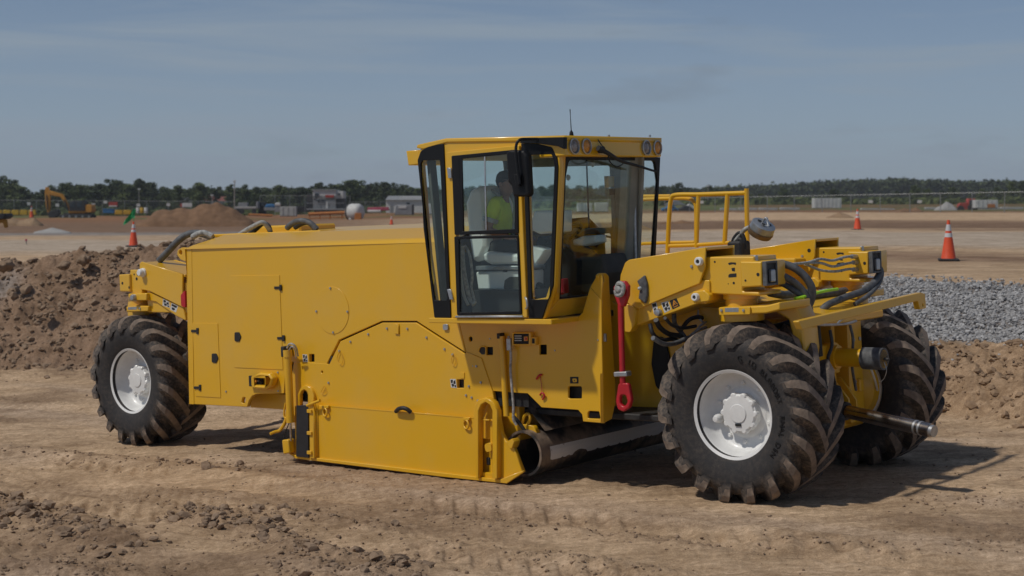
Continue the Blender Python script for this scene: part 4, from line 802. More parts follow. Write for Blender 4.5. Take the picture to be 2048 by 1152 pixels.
RODc = cyl('push_rod', r0, r1, .062, chrome, MAC, 28); cyl('rod_groove', r1-er*.16, r1-er*.14, .064, zinc, RODc, 28); cyl('rod_groove', r1-er*.11, r1-er*.09, .064, zinc, RODc, 28); cyl('rod_tip', r1-er*.01, r1+er*.035, .052, zinc, RODc, 24); cyl('rod_sleeve', r0-er*.25, r0+er*.02, .085, dark, RODc, 24)
for y_, z_ in ((1.06, .95), (1.22, .95), (1.06, 1.38), (1.22, 1.38), (1.82, 1.3), (1.95, 1.3), (1.82, .9)): child('column_bolt', HB2, MAC, (2.842 if y_ < 1.5 else 2.882, y_, z_))
cyl('steer_cylinder', F3(1628, 650, 2.95), F3(1634, 712, 2.95), .055, dark, MAC, 16); cyl('steer_rod', F3(1627, 640, 2.95), F3(1628, 652, 2.95), .03, chrome, MAC, 12)
plate('column_gusset', [(2.6, .62), (3.0, .70), (3.0, .78), (2.8, 1.02), (2.6, 1.02)], 1.45, .03, yel, MAC); plate('column_gusset', [(2.6, .62), (2.95, .66), (2.95, .74), (2.8, .95), (2.6, .95)], 1.70, .03, yel, MAC)
box('column_bracket', (2.8, 2.9), (.98, 1.50), (1.02, 1.30), yel, MAC, .01); box('column_panel', (2.6, 2.63), (1.30, 1.60), (1.0, 1.45), dark, MAC, .006)
tube('column_hose', [F3(1660, 660, 3.1), F3(1664, 690, 3.12), F3(1656, 720, 3.1), F3(1668, 760, 3.05), F3(1672, 800, 3.0)], .016, hoseblk, MAC, 8); tube('column_hose', [F3(1700, 650, 3.08), F3(1706, 680, 3.1), F3(1704, 730, 3.06), F3(1712, 780, 3.0)], .014, hose, MAC, 8)
tube('drum_cable', [F3(1742, 738, 3.1), F3(1752, 770, 2.95), F3(1757, 805, 2.8), F3(1748, 840, 2.7)], .012, white, MAC, 8)
box('drum_motor', (2.55, 2.80), (1.35, 2.2), (.45, .62), yel, MAC, .03)
lathe('axle_port', [(0, .13), (-.03, .13), (-.03, .0)], (2.86, 1.9, .86), (1, 0, 0), blackm, MAC, 20); box('port_bracket', (2.86, 2.92), (1.86, 1.94), (.80, .92), yel, MAC, .01)
# hoses of the front end
def hosep(name, pts, r, m): return tube(name, [F3(a, b, x) for a, b, x in pts], r, m, MAC, 10)
hosep('steering_hose', [(1548, 532, 2.75), (1575, 530, 2.85), (1605, 548, 2.95), (1624, 578, 3.0), (1618, 610, 2.95), (1598, 628, 2.9), (1585, 640, 2.85)], .036, hose)
hosep('steering_hose', [(1547, 549, 2.75), (1568, 553, 2.85), (1595, 570, 2.92), (1614, 595, 2.97), (1612, 618, 2.95), (1590, 634, 2.88)], .033, hose)
hosep('steering_hose', [(1546, 563, 2.75), (1565, 567, 2.8), (1590, 582, 2.9), (1610, 598, 2.95), (1621, 620, 2.93)], .028, hose)
hosep('steering_hose', [(1640, 626, 2.85), (1655, 610, 2.9), (1690, 595, 2.9), (1730, 580, 2.9), (1752, 560, 2.9), (1760, 540, 2.88), (1748, 532, 2.8), (1732, 533, 2.75)], .034, hose)
hosep('steering_hose', [(1710, 608, 2.95), (1735, 592, 2.95), (1757, 568, 2.92), (1764, 545, 2.9), (1756, 534, 2.85)], .022, hose)
for pts in ([(1570, 532, 2.7), (1600, 527, 2.7), (1640, 526, 2.75), (1665, 533, 2.75), (1690, 528, 2.75), (1705, 525, 2.75)], [(1565, 530, 2.7), (1615, 525, 2.72), (1640, 518, 2.75), (1665, 521, 2.75), (1690, 514, 2.75), (1712, 513, 2.75), (1735, 519, 2.75)], [(1610, 528, 2.7), (1640, 540, 2.72), (1670, 543, 2.75), (1700, 538, 2.75), (1722, 541, 2.75)]):
    hosep('brake_hose', pts, .013, sleeve)
for a, b in ((1703, 513), (1706, 525), (1706, 539)): q = Vector(F3(a, b, 2.75)); q2 = Vector(F3(a+12, b, 2.75)); cyl('hose_coupling', q, q2, .022, zinc, MAC, 8)
hosep('loose_hose', [(1592, 640, 2.8), (1572, 648, 2.75), (1545, 655, 2.6)], .03, hoseblk)
hosep('deck_hose', [(1540, 585, 2.6), (1570, 590, 2.6), (1600, 585, 2.6), (1640, 590, 2.6), (1690, 582, 2.6)], .04, hose)
hosep('marker_cord', [(1590, 597, 2.95), (1606, 594, 2.97), (1625, 588, 2.97), (1650, 582, 2.97), (1675, 578, 2.9)], .014, None or mat('lime_cord', (.45, .85, .03), .6), )
hosep('marker_cord', [(1606, 594, 2.98), (1608, 610, 2.98), (1606, 632, 2.98)], .008, bpy.data.materials['lime_cord'])
hosep('front_pipe', [(1622, 648, 3.15), (1650, 650, 3.15), (1690, 648, 3.15), (1712, 642, 3.1)], .012, zinc); hosep('front_pipe', [(1675, 648, 3.15), (1682, 640, 3.15), (1700, 628, 3.15)], .010, zinc)
for i_, (pts, r_, m_) in enumerate((([(1300, 648), (1306, 668), (1322, 680), (1345, 678), (1362, 684)], .020, hoseblk), ([(1312, 640), (1320, 655), (1338, 668), (1360, 672), (1372, 680)], .024, hoseblk), ([(1348, 628), (1350, 648), (1362, 664), (1372, 678)], .022, hose), ([(1362, 660), (1378, 640), (1398, 634), (1412, 640)], .020, hoseblk), ([(1396, 620), (1397, 634), (1408, 645), (1420, 640), (1424, 626)], .009, zinc), ([(1388, 668), (1400, 652), (1418, 640), (1432, 628)], .010, zinc), ([(1380, 672), (1396, 660), (1418, 652), (1436, 634)], .013, sleeve), ([(1306, 676), (1328, 688), (1352, 686), (1376, 676), (1400, 676)], .022, hose), ([(1330, 636), (1344, 650), (1366, 656), (1392, 652)], .016, hoseblk))):
    xx = 1.80+.02*i_; hosep('bundle_hose', [(a, b, xx+.03*math.sin(k_*2+i_)) for k_, (a, b) in enumerate(pts)], r_, m_)
box('front_grille', (1.55, 1.7), (.95, 2.1), (1.7, 2.0), dark, MAC, .02)
# ---- railing of the far platform ------------------------------------------------------------------
yrl = 2.45
def rail(name, pts, r=.026, n=4, m=yel): return tube(name, [S3(a, b, y) for a, b, y in pts], r, m, RL, 10, True, n)
RL = obj('handrail', tube_mesh([S3(1335, 506, yrl), S3(1338, 440, yrl), S3(1342, 400, yrl), S3(1352, 390, yrl), S3(1400, 389, yrl), S3(1492, 386, yrl)], .026, 10, True, 5), yel, MAC)
rail('rail_post', [(1493, 377, yrl), (1494, 440, yrl), (1495, 505, yrl)]); rail('rail_post', [(1455, 388, yrl), (1452, 440, yrl), (1449, 488, yrl)]); rail('rail_post', [(1397, 390, yrl), (1395, 440, yrl), (1393, 495, yrl)], .024)
rail('rail_bar', [(1335, 492, yrl), (1390, 490, yrl), (1449, 486, yrl), (1495, 484, yrl)], .022)
rail('rail_bar', [(1255, 400, yrl+.15), (1340, 397, yrl+.15), (1375, 397, yrl+.1), (1388, 404, yrl+.05), (1392, 420, yrl+.05), (1392, 494, yrl+.05)], .022); rail('rail_bar', [(1255, 393, yrl+.5), (1300, 392.5, yrl+.5), (1342, 392, yrl+.3)], .022); rail('rail_bar', [(1230, 495, yrl+.3), (1290, 487, yrl+.3), (1395, 484, yrl+.3)], .02); rail('rail_post', [(1226, 392, yrl+.5), (1227, 440, yrl+.5), (1228, 530, yrl+.5)], .024)
box('platform', (-.4, 2.2), (2.0, 2.75), (2.02, 2.08), yel, MAC, .01)
# work lamp on its bent stalk
yl_ = 1.55
LM = obj('stalk_lamp', lathe_mesh([(-.03, .0), (-.03, .105), (.0, .125), (.06, .12), (.07, .10), (.075, 0)], (0, 0, 0), (.55, -.15, .82), 24, 35), zinc, MAC); LM.location = S3(1523, 459, yl_)
LM2 = lathe('lamp_bezel', [(-.055, .10), (-.06, .118), (-.02, .13), (-.005, .126)], (0, 0, 0), (.55, -.15, .82), mat('bronze_rim', (.23, .15, .08), .45, metal=.5), LM, 24, 35)
for dx_, dy_ in ((.03, .04), (-.04, -.02), (.02, -.05)): lathe('lamp_hole', [(.078, .022), (.079, 0)], (dx_, dy_, -dx_*.6), (.55, -.15, .82), blackm, LM, 12)
tube('stalk', [S3(1470, 482, yl_), S3(1480, 470, yl_), S3(1490, 459, yl_), S3(1505, 453, yl_), S3(1517, 452, yl_)], .022, sleeve, LM).parent = MAC
tube('lamp_ear', [S3(1520, 450, yl_), S3(1532, 436, yl_), S3(1538, 452, yl_)], .012, zinc, MAC, 8)
tube('stalk_hose', [S3(1463, 498, yl_), S3(1468, 478, yl_), S3(1480, 466, yl_), S3(1488, 478, yl_), S3(1490, 498, yl_)], .022, hoseblk, MAC); tube('stalk_hose', [S3(1468, 500, yl_), S3(1474, 484, yl_), S3(1482, 480, yl_), S3(1486, 500, yl_)], .028, dark, MAC); box('stalk_base', (S(1464, 500, yl_)[0], S(1492, 500, yl_)[0]), (yl_-.1, yl_+.1), (2.05, S(1470, 482, yl_)[1]), dark, MAC, .02)
# ---- cab -------------------------------------------------------------------------------------------
yc = -.38; yfar = 1.02
def c3(*pts): return [(800+a/2.505, 200+b/2.505) for a, b in pts]
def CS(y, *pts): return SP(y, *c3(*pts))
glass = mat_glass('cab_glass', (.93, .98, .965), .04)
glass_w = mat_glass('windscreen_glass', (.92, .97, .955), .045)
trim = mat('cab_trim', (.075, .072, .06), .7, var=.12)
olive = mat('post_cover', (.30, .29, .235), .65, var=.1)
frame_o = CS(yc, (88, 300), (95, 252), (150, 212), (235, 205), (610, 190), (775, 190), (797, 250), (800, 335), (776, 930), (722, 1096), (172, 1096), (150, 900))
h_rear = CS(yc, (108, 315), (125, 300), (207, 298), (244, 1004), (176, 1006), (125, 640))
h_door = CS(yc, (262, 278), (592, 248), (612, 1078), (290, 1078))
h_front = CS(yc, (634, 280), (770, 264), (782, 320), (757, 985), (658, 1002))
CAB = plate('cab_frame', fillet(frame_o, .01), yc, .06, yel, MAC, [h_rear, h_door, h_front], bev=.006)
def framed(outer, panes, y, name, parent, m=black, t=.022, gy=.012, gm=glass):
    f = plate(name, outer, y, t, m, parent, panes, bev=.004)
    for P in panes: plate('window_pane', P, y+gy, .006, gm, f, bev=.0005)
    return f
framed(fillet(CS(yc, (92, 302), (108, 256), (165, 222), (222, 220), (258, 1091), (176, 1091)), [.02, .05, .08, .01, .01, .02]), [fillet(CS(yc, (108, 318), (118, 303), (204, 300), (240, 1003), (178, 1004), (124, 640)), .02)], yc-.014, 'rear_side_window', CAB)
framed(fillet(CS(yc, (610, 216), (700, 220), (768, 236), (790, 290), (795, 335), (771, 928), (716, 1094), (650, 1094), (628, 500)), [.01, .0, .05, .04, .02, .03, .02, .01, 0]), [fillet(CS(yc, (640, 288), (650, 276), (764, 272), (778, 325), (752, 990), (744, 998), (664, 1000)), .02)], yc-.014, 'front_side_window', CAB)
# door: yellow leaf, black seals, two panes
DO = plate('cab_door', fillet(CS(yc-.02, (236, 262), (600, 226), (640, 1090), (264, 1092)), .02), yc-.03, .03, yel, MAC, [CS(yc-.02, (268, 286), (586, 254), (606, 1070), (296, 1072))], bev=.006)
framed(fillet(CS(yc-.03, (262, 280), (590, 248), (596, 668), (278, 676)), .015), [fillet(CS(yc-.03, (300, 296), (574, 268), (580, 646), (318, 658)), .015)], yc-.045, 'door_window', DO, t=.03)
framed(fillet(CS(yc-.03, (276, 684), (596, 676), (613, 1074), (290, 1078)), .015), [fillet(CS(yc-.03, (298, 697), (588, 690), (603, 1058), (304, 1064)), .015)], yc-.045, 'door_window', DO, t=.03)
plate('window_slider', CS(yc-.03, (300, 296), (313, 295), (322, 657), (312, 658)), yc-.044, .02, black, DO, bev=.003); plate('window_slider', CS(yc-.03, (424, 284), (430, 284), (438, 652), (432, 652)), yc-.042, .008, zinc, DO, bev=.002)
plate('door_sill', CS(yc-.03, (283, 1080), (618, 1080), (620, 1089), (283, 1090)), yc-.05, .03, zinc, DO, bev=.004)
for b in (366, 974): plate('door_hinge', CS(yc-.05, (234, b-26), (252, b-26), (254+b*.012, b+26), (236+b*.012, b+26)), yc-.05, .03, zinc, DO, bev=.004)
tube('door_handle', [S3(*c3((628, 990))[0], yc-.05), S3(*c3((634, 1000))[0], yc-.07), S3(*c3((638, 1035))[0], yc-.07), S3(*c3((632, 1045))[0], yc-.05)], .011, zinc, DO, 8)
# sill ledge and floor
xs0, xs1 = S(861, 640, yc)[0], S(1104, 642, yc-.02)[0]; zs = S(1000, 637, yc)[1]; zs2 = S(1000, 647.5, yc)[1]
box('cab_ledge', (xs0, xs1), (yc-.03, .06), (zs2, zs), yel, MAC, .006); box('cab_floor', (xs0+.05, xs1-.05), (.06, 1.05), (zs2+.004, zs+.01), dark, MAC, .004)
# roof and lamp header
rp = CS(yc, (86, 240), (90, 224), (232, 192), (828, 177), (828, 205), (240, 214), (120, 248))
yH = F3(1322, 295, S(1130, 290, yc)[0])[1]
RF = plate('cab_roof', rp, yc-.015, yH-yc+.03, yel, MAC, bev=.012)
xh = S(1130.5, 290, yc)[0]; zh1, zh0 = S(1130.5, 272, yc)[1], S(1131, 312, yc)[1]
HD = box('lamp_header', (xh-.30, xh+.0), (yc-.012, yH), (zh0, zh1-.004), yel, MAC, .01)
rearv = plate('rear_visor', CS(yc, (23, 255), (84, 250), (88, 322), (34, 328)), yc+.02, .5, yel, MAC, bev=.01)
for px, lm in ((1146.5, clear_lens), (1171, orange_lens), (1291, clear_lens), (1313, orange_lens)):
    q = F3(px, 293 if px < 1200 else 296, xh); o = lathe('roof_lamp', [(-.02, .072), (.02, .075), (.024, .066), (.014, .062), (.0, .06)], q, (1, 0, 0), zinc, HD, 28, 40); lathe('lamp_lens', [(.004, .062), (.018, .045), (.022, 0)], q, (1, 0, 0), lm, HD, 24, 60)
# windscreen, corner posts, lower front
TL, BL = Vector(S3(1132, 313, -.20)), Vector(S3(1119.5, 598, -.20)); TRy = F3(1321, 314, TL.x)[1]; Wd = TRy-TL.y; vv = TL-BL; Hh = vv.length
fw = (BL, (0, 1, 0), vv)
op = [(.0, .0), (Wd, 0), (Wd, Hh), (0, Hh)]; ip = fillet([(.015, .012), (Wd-.07, .012), (Wd-.03, Hh*.82), (Wd-.10, Hh-.035), (.05, Hh-.03), (.015, Hh*.86)], [.02, .03, .06, .06, .06, .08])
WS = plate('windscreen_frame', op, 0, .03, black, MAC, [ip], bev=.004, fr=fw); obj('windscreen', plate_mesh(ip, .008, (), .0005, (fw[0]-Vector((.012, 0, 0)), fw[1], fw[2])), glass_w, WS)
A_t, A_m, A_b = Vector(S3(1119, 309, yc)), Vector(S3(1109, 571, yc)), Vector(S3(1088, 636, yc)); inn = Vector((-.10, .06, 0))
def prism(name, tri, off, m, parent=None, bev=.004):
    n = len(tri); V = [Vector(t) for t in tri]+[Vector(t)+off for t in tri]
    Fc = [tuple(range(n)), tuple(range(2*n-1, n-1, -1))]+[(i, i+n, (i+1) % n+n, (i+1) % n) for i in range(n)]
    return obj(name, poly_mesh(V, Fc, bev), m, parent)
B_t, B_b = TL+Vector((0, -.004, 0)), BL+Vector((0, -.004, 0))
prism('corner_post', [A_t, A_m, B_b, B_t], inn, yel, MAC); prism('corner_post', [A_m, A_b, B_b], inn, yel, MAC)
mir = lambda v: Vector((v.x, yfar+yc-v.y, v.z))
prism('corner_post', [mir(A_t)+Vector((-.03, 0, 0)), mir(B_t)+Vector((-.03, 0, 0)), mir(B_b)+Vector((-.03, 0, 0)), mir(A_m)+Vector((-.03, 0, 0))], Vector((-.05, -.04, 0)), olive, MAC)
low = [A_b+Vector((.0, .005, 0)), Vector((A_b.x+.04, yfar, A_b.z)), Vector((BL.x, yfar, BL.z-.004)), BL+Vector((0, 0, -.004))]
prism('lower_front', low, Vector((-.05, 0, 0)), yel, MAC)
# far side and rear walls with their windows
fo = [(p[0], p[1]) for p in frame_o]
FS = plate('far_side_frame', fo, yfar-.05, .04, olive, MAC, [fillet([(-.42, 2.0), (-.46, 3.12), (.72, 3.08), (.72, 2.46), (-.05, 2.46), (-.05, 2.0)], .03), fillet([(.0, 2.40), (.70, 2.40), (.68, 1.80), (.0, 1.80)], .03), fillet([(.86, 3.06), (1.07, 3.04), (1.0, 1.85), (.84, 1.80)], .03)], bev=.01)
plate('far_glass', CS(yc, (110, 320), (600, 270), (770, 280), (745, 990), (190, 1000)), yfar-.02, .006, glass, FS, bev=.0005)
q0, q1 = Vector((S(*c3((176, 1096))[0], yc)[0]+.03, 0, zs)), Vector((S(*c3((94, 260))[0], yc)[0]+.03, 0, S(*c3((94, 230))[0], yc)[1])); vr = q1-q0; Hr = vr.length; y0_, y1_ = yc+.06, yfar-.05
frr_ = ((q0.x, y1_, q0.z), (0, -1, 0), vr); Wr = y1_-y0_
RW = plate('cab_rear_wall', [(0, 0), (Wr, 0), (Wr, Hr), (0, Hr)], 0, .04, trim, MAC, [fillet([(.10, .62), (Wr-.10, .62), (Wr-.10, Hr-.12), (.10, Hr-.12)], .06)], bev=.008, fr=frr_)
plate('rear_glass', [(.08, .6), (Wr-.08, .6), (Wr-.08, Hr-.1), (.08, Hr-.1)], 0, .006, glass, RW, bev=.0005, fr=(Vector(frr_[0])+Vector((-.02, 0, 0)), frr_[1], frr_[2]))
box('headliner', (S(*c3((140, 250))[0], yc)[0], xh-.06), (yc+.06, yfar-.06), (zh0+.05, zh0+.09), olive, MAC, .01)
# ---- cab interior -------------------------------------------------------------------------------------
def c8(*pts): return [(890+a/3.032, 280+b/3.032) for a, b in pts]
def ES(y, *pts): return SP(y, *c8(*pts))
SE = plate('seat', fillet(ES(.06, (118, 380), (150, 300), (205, 276), (235, 310), (250, 560), (250, 650), (215, 730), (165, 745), (140, 600)), .05), .06, .48, seatm, MAC, bev=.05)
plate('seat_cushion', fillet(ES(.08, (240, 692), (270, 676), (440, 690), (520, 700), (520, 750), (290, 756), (252, 735)), .03), .04, .52, seatm, SE, bev=.03)
plate('seat_rail', ES(.02, (185, 764), (520, 764), (520, 786), (185, 790)), .02, .55, zinc, SE, bev=.006); plate('seat_base', fillet(ES(.05, (185, 800), (520, 790), (520, 905), (200, 908)), .02), .05, .5, seatm, SE, bev=.015)
plate('base_recess', fillet(ES(.04, (352, 905), (360, 850), (390, 830), (520, 830), (520, 905)), .02), .045, .006, trim, SE, bev=.001)
plate('base_latch', ES(.04, (350, 782), (372, 782), (372, 802), (352, 802)), .04, .02, blackm, SE, bev=.004)
plate('floor_console', ES(.0, (190, 908), (560, 908), (560, 1062), (180, 1062)), -.05, .7, blackm, MAC, bev=.01)
tube('wiring_loom', [S3(*c8(q)[0], -.22) for q in ((105, 640), (110, 760), (130, 880), (150, 960), (175, 1000))], .022, sleeve, MAC, 8); tube('wiring_loom', [S3(*c8(q)[0], -.24) for q in ((88, 690), (95, 800), (112, 930), (140, 1000))], .016, grey, MAC, 8); tube('wiring_loom', [S3(*c8(q)[0], -.2) for q in ((120, 640), (150, 700), (165, 820), (160, 900), (185, 990))], .014, sleeve, MAC, 8)
plate('display_console', fillet(ES(.1, (525, 540), (560, 428), (680, 428), (680, 560), (590, 570)), .02), .05, .30, seatm, MAC, bev=.02)
plate('arm_console', fillet(ES(.15, (535, 640), (625, 662), (590, 720), (545, 780), (520, 720)), .01), .12, .25, seatm, MAC, bev=.02)
plate('dash_panel', fillet(SP(.3, (1080, 470), (1125, 500), (1145, 520), (1145, 640), (1070, 640), (1070, 520)), .03), .25, .55, blackm, MAC, bev=.03)
plate('dash_cowl', fillet(SP(.5, (1150, 512), (1212, 508), (1222, 545), (1215, 590), (1160, 590), (1155, 548)), .03), .45, .4, trim, MAC, bev=.04)
SW = obj('steering_wheel', ring_mesh((0, 0, 0), .19, .018, (-.55, 0, .83), 32, 8), blackm, MAC); SW.location = S3(1128, 470, .42); cyl('steering_column', SW.location, Vector(SW.location)+Vector((.16, 0, -.34)), .03, blackm, SW, 12).matrix_parent_inverse = Matrix.Translation(-Vector(SW.location))
tube('dash_tube', [F3(1200, 470, .55), F3(1230, 478, .6), F3(1250, 500, .7), F3(1258, 520, .8)], .012, mat('blue_tube', (.03, .20, .30), .4), MAC, 8)
plate('document_bag', fillet(SP(.55, (1150, 480), (1170, 472), (1195, 470), (1198, 485), (1175, 492), (1152, 490)), .02), .5, .2, seatm, MAC, bev=.02)
tube('cab_loop', [F3(1160, 492, .55), F3(1165, 468, .6), F3(1190, 462, .6), F3(1200, 478, .6), F3(1192, 492, .6)], .02, mat('brown_strap', (.20, .09, .03), .6), MAC, 8)
cyl('far_post', F3(1268, 318, 1.02), F3(1272, 520, 1.0), .018, zinc, MAC, 10); plate('far_post_cover', FP(.78, (1228, 318), (1262, 318), (1264, 520), (1232, 520)), 0, .05, olive, MAC, fr=((.78, 0, 0), (0, 1, 0), (0, 0, 1)), bev=.01)
plate('switch_module', FP(.80, (1216, 352), (1229, 352), (1229, 374), (1217, 375)), 0, .05, yel, MAC, fr=((.80, 0, 0), (0, 1, 0), (0, 0, 1)), bev=.006); lathe('buzzer', [(0, .03), (-.06, .028), (-.06, 0)], F3(1224, 378, .82), (0, 0, 1), blackm, MAC, 14)
plate('bag_red', fillet(SP(.2, (1122, 560), (1138, 556), (1140, 585), (1124, 590)), .01), .1, .1, red, MAC, bev=.02)
for px, py in ((1185, 328), (1136, 355)): lathe('suction_cup', [(0, .03), (.015, .022), (.02, 0)], F3(px, py, BL.x+.03), (1, 0, 0), olive, MAC, 12)
cyl('screen_divider', F3(1173, 318, .9), F3(1178, 456, .85), .008, blackm, MAC, 6)
# wiper, antenna, mirror
WI = lathe('wiper', [(-.02, .0), (-.02, .03), (.05, .035), (.06, 0)], F3(1198, 300, xh), (1, 0, 0), blackm, HD, 14, 40)
tube('wiper_arm', [F3(1196, 296, xh+.06), F3(1215, 306, xh+.08), F3(1240, 321, xh+.07), F3(1268, 330, xh+.05), F3(1309, 343, xh+.03)], [.028, .007], blackm, HD, 8); tube('wiper_blade', [F3(1240, 321, xh+.05), F3(1275, 331, xh+.03), F3(1312, 343, xh+.02)], .010, blackm, HD, 6); tube('washer_hose', [F3(1216, 308, xh+.07), F3(1219, 322, xh+.08), F3(1232, 333, xh+.07), F3(1245, 328, xh+.06), F3(1246, 318, xh+.05)], .006, black, HD, 6)
tube('header_wire', [F3(1196, 279, xh+.01), F3(1201, 287, xh+.02), F3(1207, 295, xh+.02)], .005, black, HD, 6)
AN = lathe('antenna', [(0, .022), (.03, .018), (.05, .005), (.19, .003), (.24, .005), (.25, 0)], S3(1143, 271, -.15), (-.02, 0, 1), black, RF, 10, 40)
for px in (1218, 1300): lathe('roof_stud', [(0, .012), (.02, .012), (.022, 0)], F3(px, 274, xh-.1), (0, 0, 1), zinc, RF, 8)
plate('mirror_bracket', fillet(CS(yc-.03, (612, 200), (690, 190), (830, 186), (830, 246), (800, 232), (700, 218), (612, 216)), .006), yc-.06, .055, black, CAB, bev=.004)
ym = -.62
MR = plate('mirror', fillet(CS(ym, (530, 262), (548, 250), (618, 252), (634, 280), (644, 470), (636, 486), (566, 484), (556, 430), (538, 410)), .03), ym, .09, black, MAC, bev=.02)
tube('mirror_arm', [S3(*c3((690, 196))[0], yc-.06), S3(*c3((640, 196))[0], yc-.14), S3(*c3((600, 200))[0], ym+.0), S3(*c3((582, 230))[0], ym-.03), S3(*c3((584, 300))[0], ym-.04), S3(*c3((600, 420))[0], ym-.04)], .014, black, MR, 8)
plate('mirror_clamp', fillet(CS(ym, (584, 372), (604, 372), (610, 432), (592, 432)), .006), ym-.04, .04, black, MR, bev=.006)
# ------------------------------------------------------------------ operator
def skin(name, chain, links, m, lv=2):
    """chain: {key: ((x,y,z), rx, ry)}; links: pairs"""
    ks = list(chain); me = bpy.data.meshes.new(name); me.from_pydata([tuple(chain[k][0]) for k in ks], [(ks.index(a), ks.index(b)) for a, b in links], [])
    o = bpy.data.objects.new(name, me); COL.objects.link(o); o.modifiers.new('s', 'SKIN'); sv = me.skin_vertices[0].data
    for i, k in enumerate(ks): sv[i].radius = (chain[k][1], chain[k][2]); sv[i].use_root = (i == 0)
    sb = o.modifiers.new('b', 'SUBSURF'); sb.levels = lv; sb.render_levels = lv
    bpy.context.view_layer.update(); dg = bpy.context.evaluated_depsgraph_get(); me2 = bpy.data.meshes.new_from_object(o.evaluated_get(dg))
    bpy.data.objects.remove(o); me2.polygons.foreach_set('use_smooth', np.ones(len(me2.polygons), dtype=bool)); me2.materials.clear(); me2.materials.append(m); me2.name = name; return me2
skinm = mat('skin', (.36, .19, .13), .55, var=.08); lime = mat('lime_shirt', (.74, .95, .04), .7, var=.08, scale=8, bump=.5, bscale=14); tape = mat('reflective_tape', (.42, .44, .42), .4, metal=.3); denim = mat('dark_trousers', (.035, .033, .032), .85); capm = mat('dark_cap', (.016, .014, .015), .8)
def pp(a, b, y): return Vector(S3(*c8((a, b))[0], y))
yb = .30
J = {'pelvis': (pp(292, 640, yb), .13, .17), 'belly': (pp(305, 540, yb), .125, .165), 'chest': (pp(325, 420, yb), .115, .17), 'neckb': (pp(355, 352, yb), .055, .06), 'neck': (pp(364, 325, yb), .05, .05), 'jaw': (pp(376, 292, yb), .068, .062), 'skull': (pp(372, 250, yb), .090, .078), 'crown': (pp(370, 222, yb), .060, .055), 'nose': (pp(409, 280, yb), .014, .012), 'chin': (pp(402, 310, yb), .026, .03)}
links_ = [('pelvis', 'belly'), ('belly', 'chest'), ('chest', 'neckb'), ('neckb', 'neck'), ('neck', 'jaw'), ('jaw', 'skull'), ('skull', 'crown'), ('jaw', 'nose'), ('jaw', 'chin')]
for s_, sy in (('n', -1), ('f', 1)):
    J['sh'+s_] = (pp(305, 385, yb+.19*sy), .062, .06); J['el'+s_] = (pp(258 if sy < 0 else 330, 545, yb+.25*sy), .046, .044); J['wr'+s_] = (pp(385 if sy < 0 else 470, 590, yb+.20*sy), .030, .032); J['palm'+s_] = (pp(412 if sy < 0 else 500, 588, yb+.19*sy), .034, .020)
    J['hip'+s_] = (pp(300, 665, yb+.10*sy), .085, .085); J['kn'+s_] = (pp(500, 640, yb+.14*sy), .062, .062); J['an'+s_] = (pp(540, 880, yb+.12*sy), .045, .045); J['toe'+s_] = (pp(600, 905, yb+.13*sy), .042, .035)
    links_ += [('chest', 'sh'+s_), ('sh'+s_, 'el'+s_), ('el'+s_, 'wr'+s_), ('wr'+s_, 'palm'+s_), ('pelvis', 'hip'+s_), ('hip'+s_, 'kn'+s_), ('kn'+s_, 'an'+s_), ('an'+s_, 'toe'+s_)]
    base = J['palm'+s_][0]
    for i in range(4):
        k1, k2 = 'f%s%da' % (s_, i), 'f%s%db' % (s_, i); L_ = (.030, .036, .038, .030)[i]
        J[k1] = (base+Vector((.045+L_*.5, (i-1.5)*.021*1.0, -.004)), .0095, .0095); J[k2] = (base+Vector((.050+L_, (i-1.5)*.021, -.036)), .0085, .0085); links_ += [('palm'+s_, k1), (k1, k2)]
    k1 = 't'+s_; J[k1] = (base+Vector((.025, -.045*sy, -.012)), .0105, .0105); links_ += [('palm'+s_, k1)]
PERS = obj('person', skin('person', J, links_, skinm)); PERS.matrix_world = MAC.matrix_world.copy()
tag(PERS, 'person in lime high-visibility shirt and dark cap sitting in the machine cab', 'person')
def grow(keys, extra, m, name, lk=None):
    C = {k: (J[k][0], J[k][1]+extra, J[k][2]+extra) for k in keys}; return obj(name, skin(name, C, lk or [(a, b) for a, b in links_ if a in C and b in C], m), m, PERS)
slv = {s: J['sh'+s][0].lerp(J['el'+s][0], .78) for s in 'nf'}
C = {k: (J[k][0], J[k][1]+.016, J[k][2]+.018) for k in ('belly', 'chest', 'pelvis', 'shn', 'shf')}; C = {'chest': C['chest'], **C}; C['neckb'] = (J['neckb'][0]+Vector((-.01, 0, -.02)), .075, .085)
for s in 'nf': C['sl'+s] = (slv[s], .064, .062)
obj('shirt', skin('shirt', C, [('pelvis', 'belly'), ('belly', 'chest'), ('chest', 'neckb'), ('chest', 'shn'), ('chest', 'shf'), ('shn', 'sln'), ('shf', 'slf')], lime), lime, PERS)
grow(('pelvis', 'hipn', 'hipf', 'knn', 'knf', 'ann', 'anf'), .012, denim, 'trousers'); grow(('ann', 'toen'), .012, blackm, 'boot'); grow(('anf', 'toef'), .012, blackm, 'boot')
for s in 'nf':
    ax_ = (J['el'+s][0]-J['sh'+s][0]).normalized(); obj('reflective_band', lathe_mesh([(-.022, .0785), (.022, .0765)], slv[s]-ax_*.04, ax_, 24, 60), tape, PERS)
def torso_pt(t, yo, out): a, b = J['chest'][0], J['belly'][0]; q = a.lerp(b, t); return q+Vector((out, yo, 0))
for yo in (-.10, .10): obj('reflective_strap', tube_mesh([J['chest'][0]+Vector((-.02, yo, .19)), J['chest'][0]+Vector((.07, yo, .16)), J['chest'][0]+Vector((.135, yo, .02)), J['belly'][0]+Vector((.142, yo, .05)), J['belly'][0]+Vector((.145, yo, -.08))], .020, 6), tape, PERS)
hc = J['skull'][0]
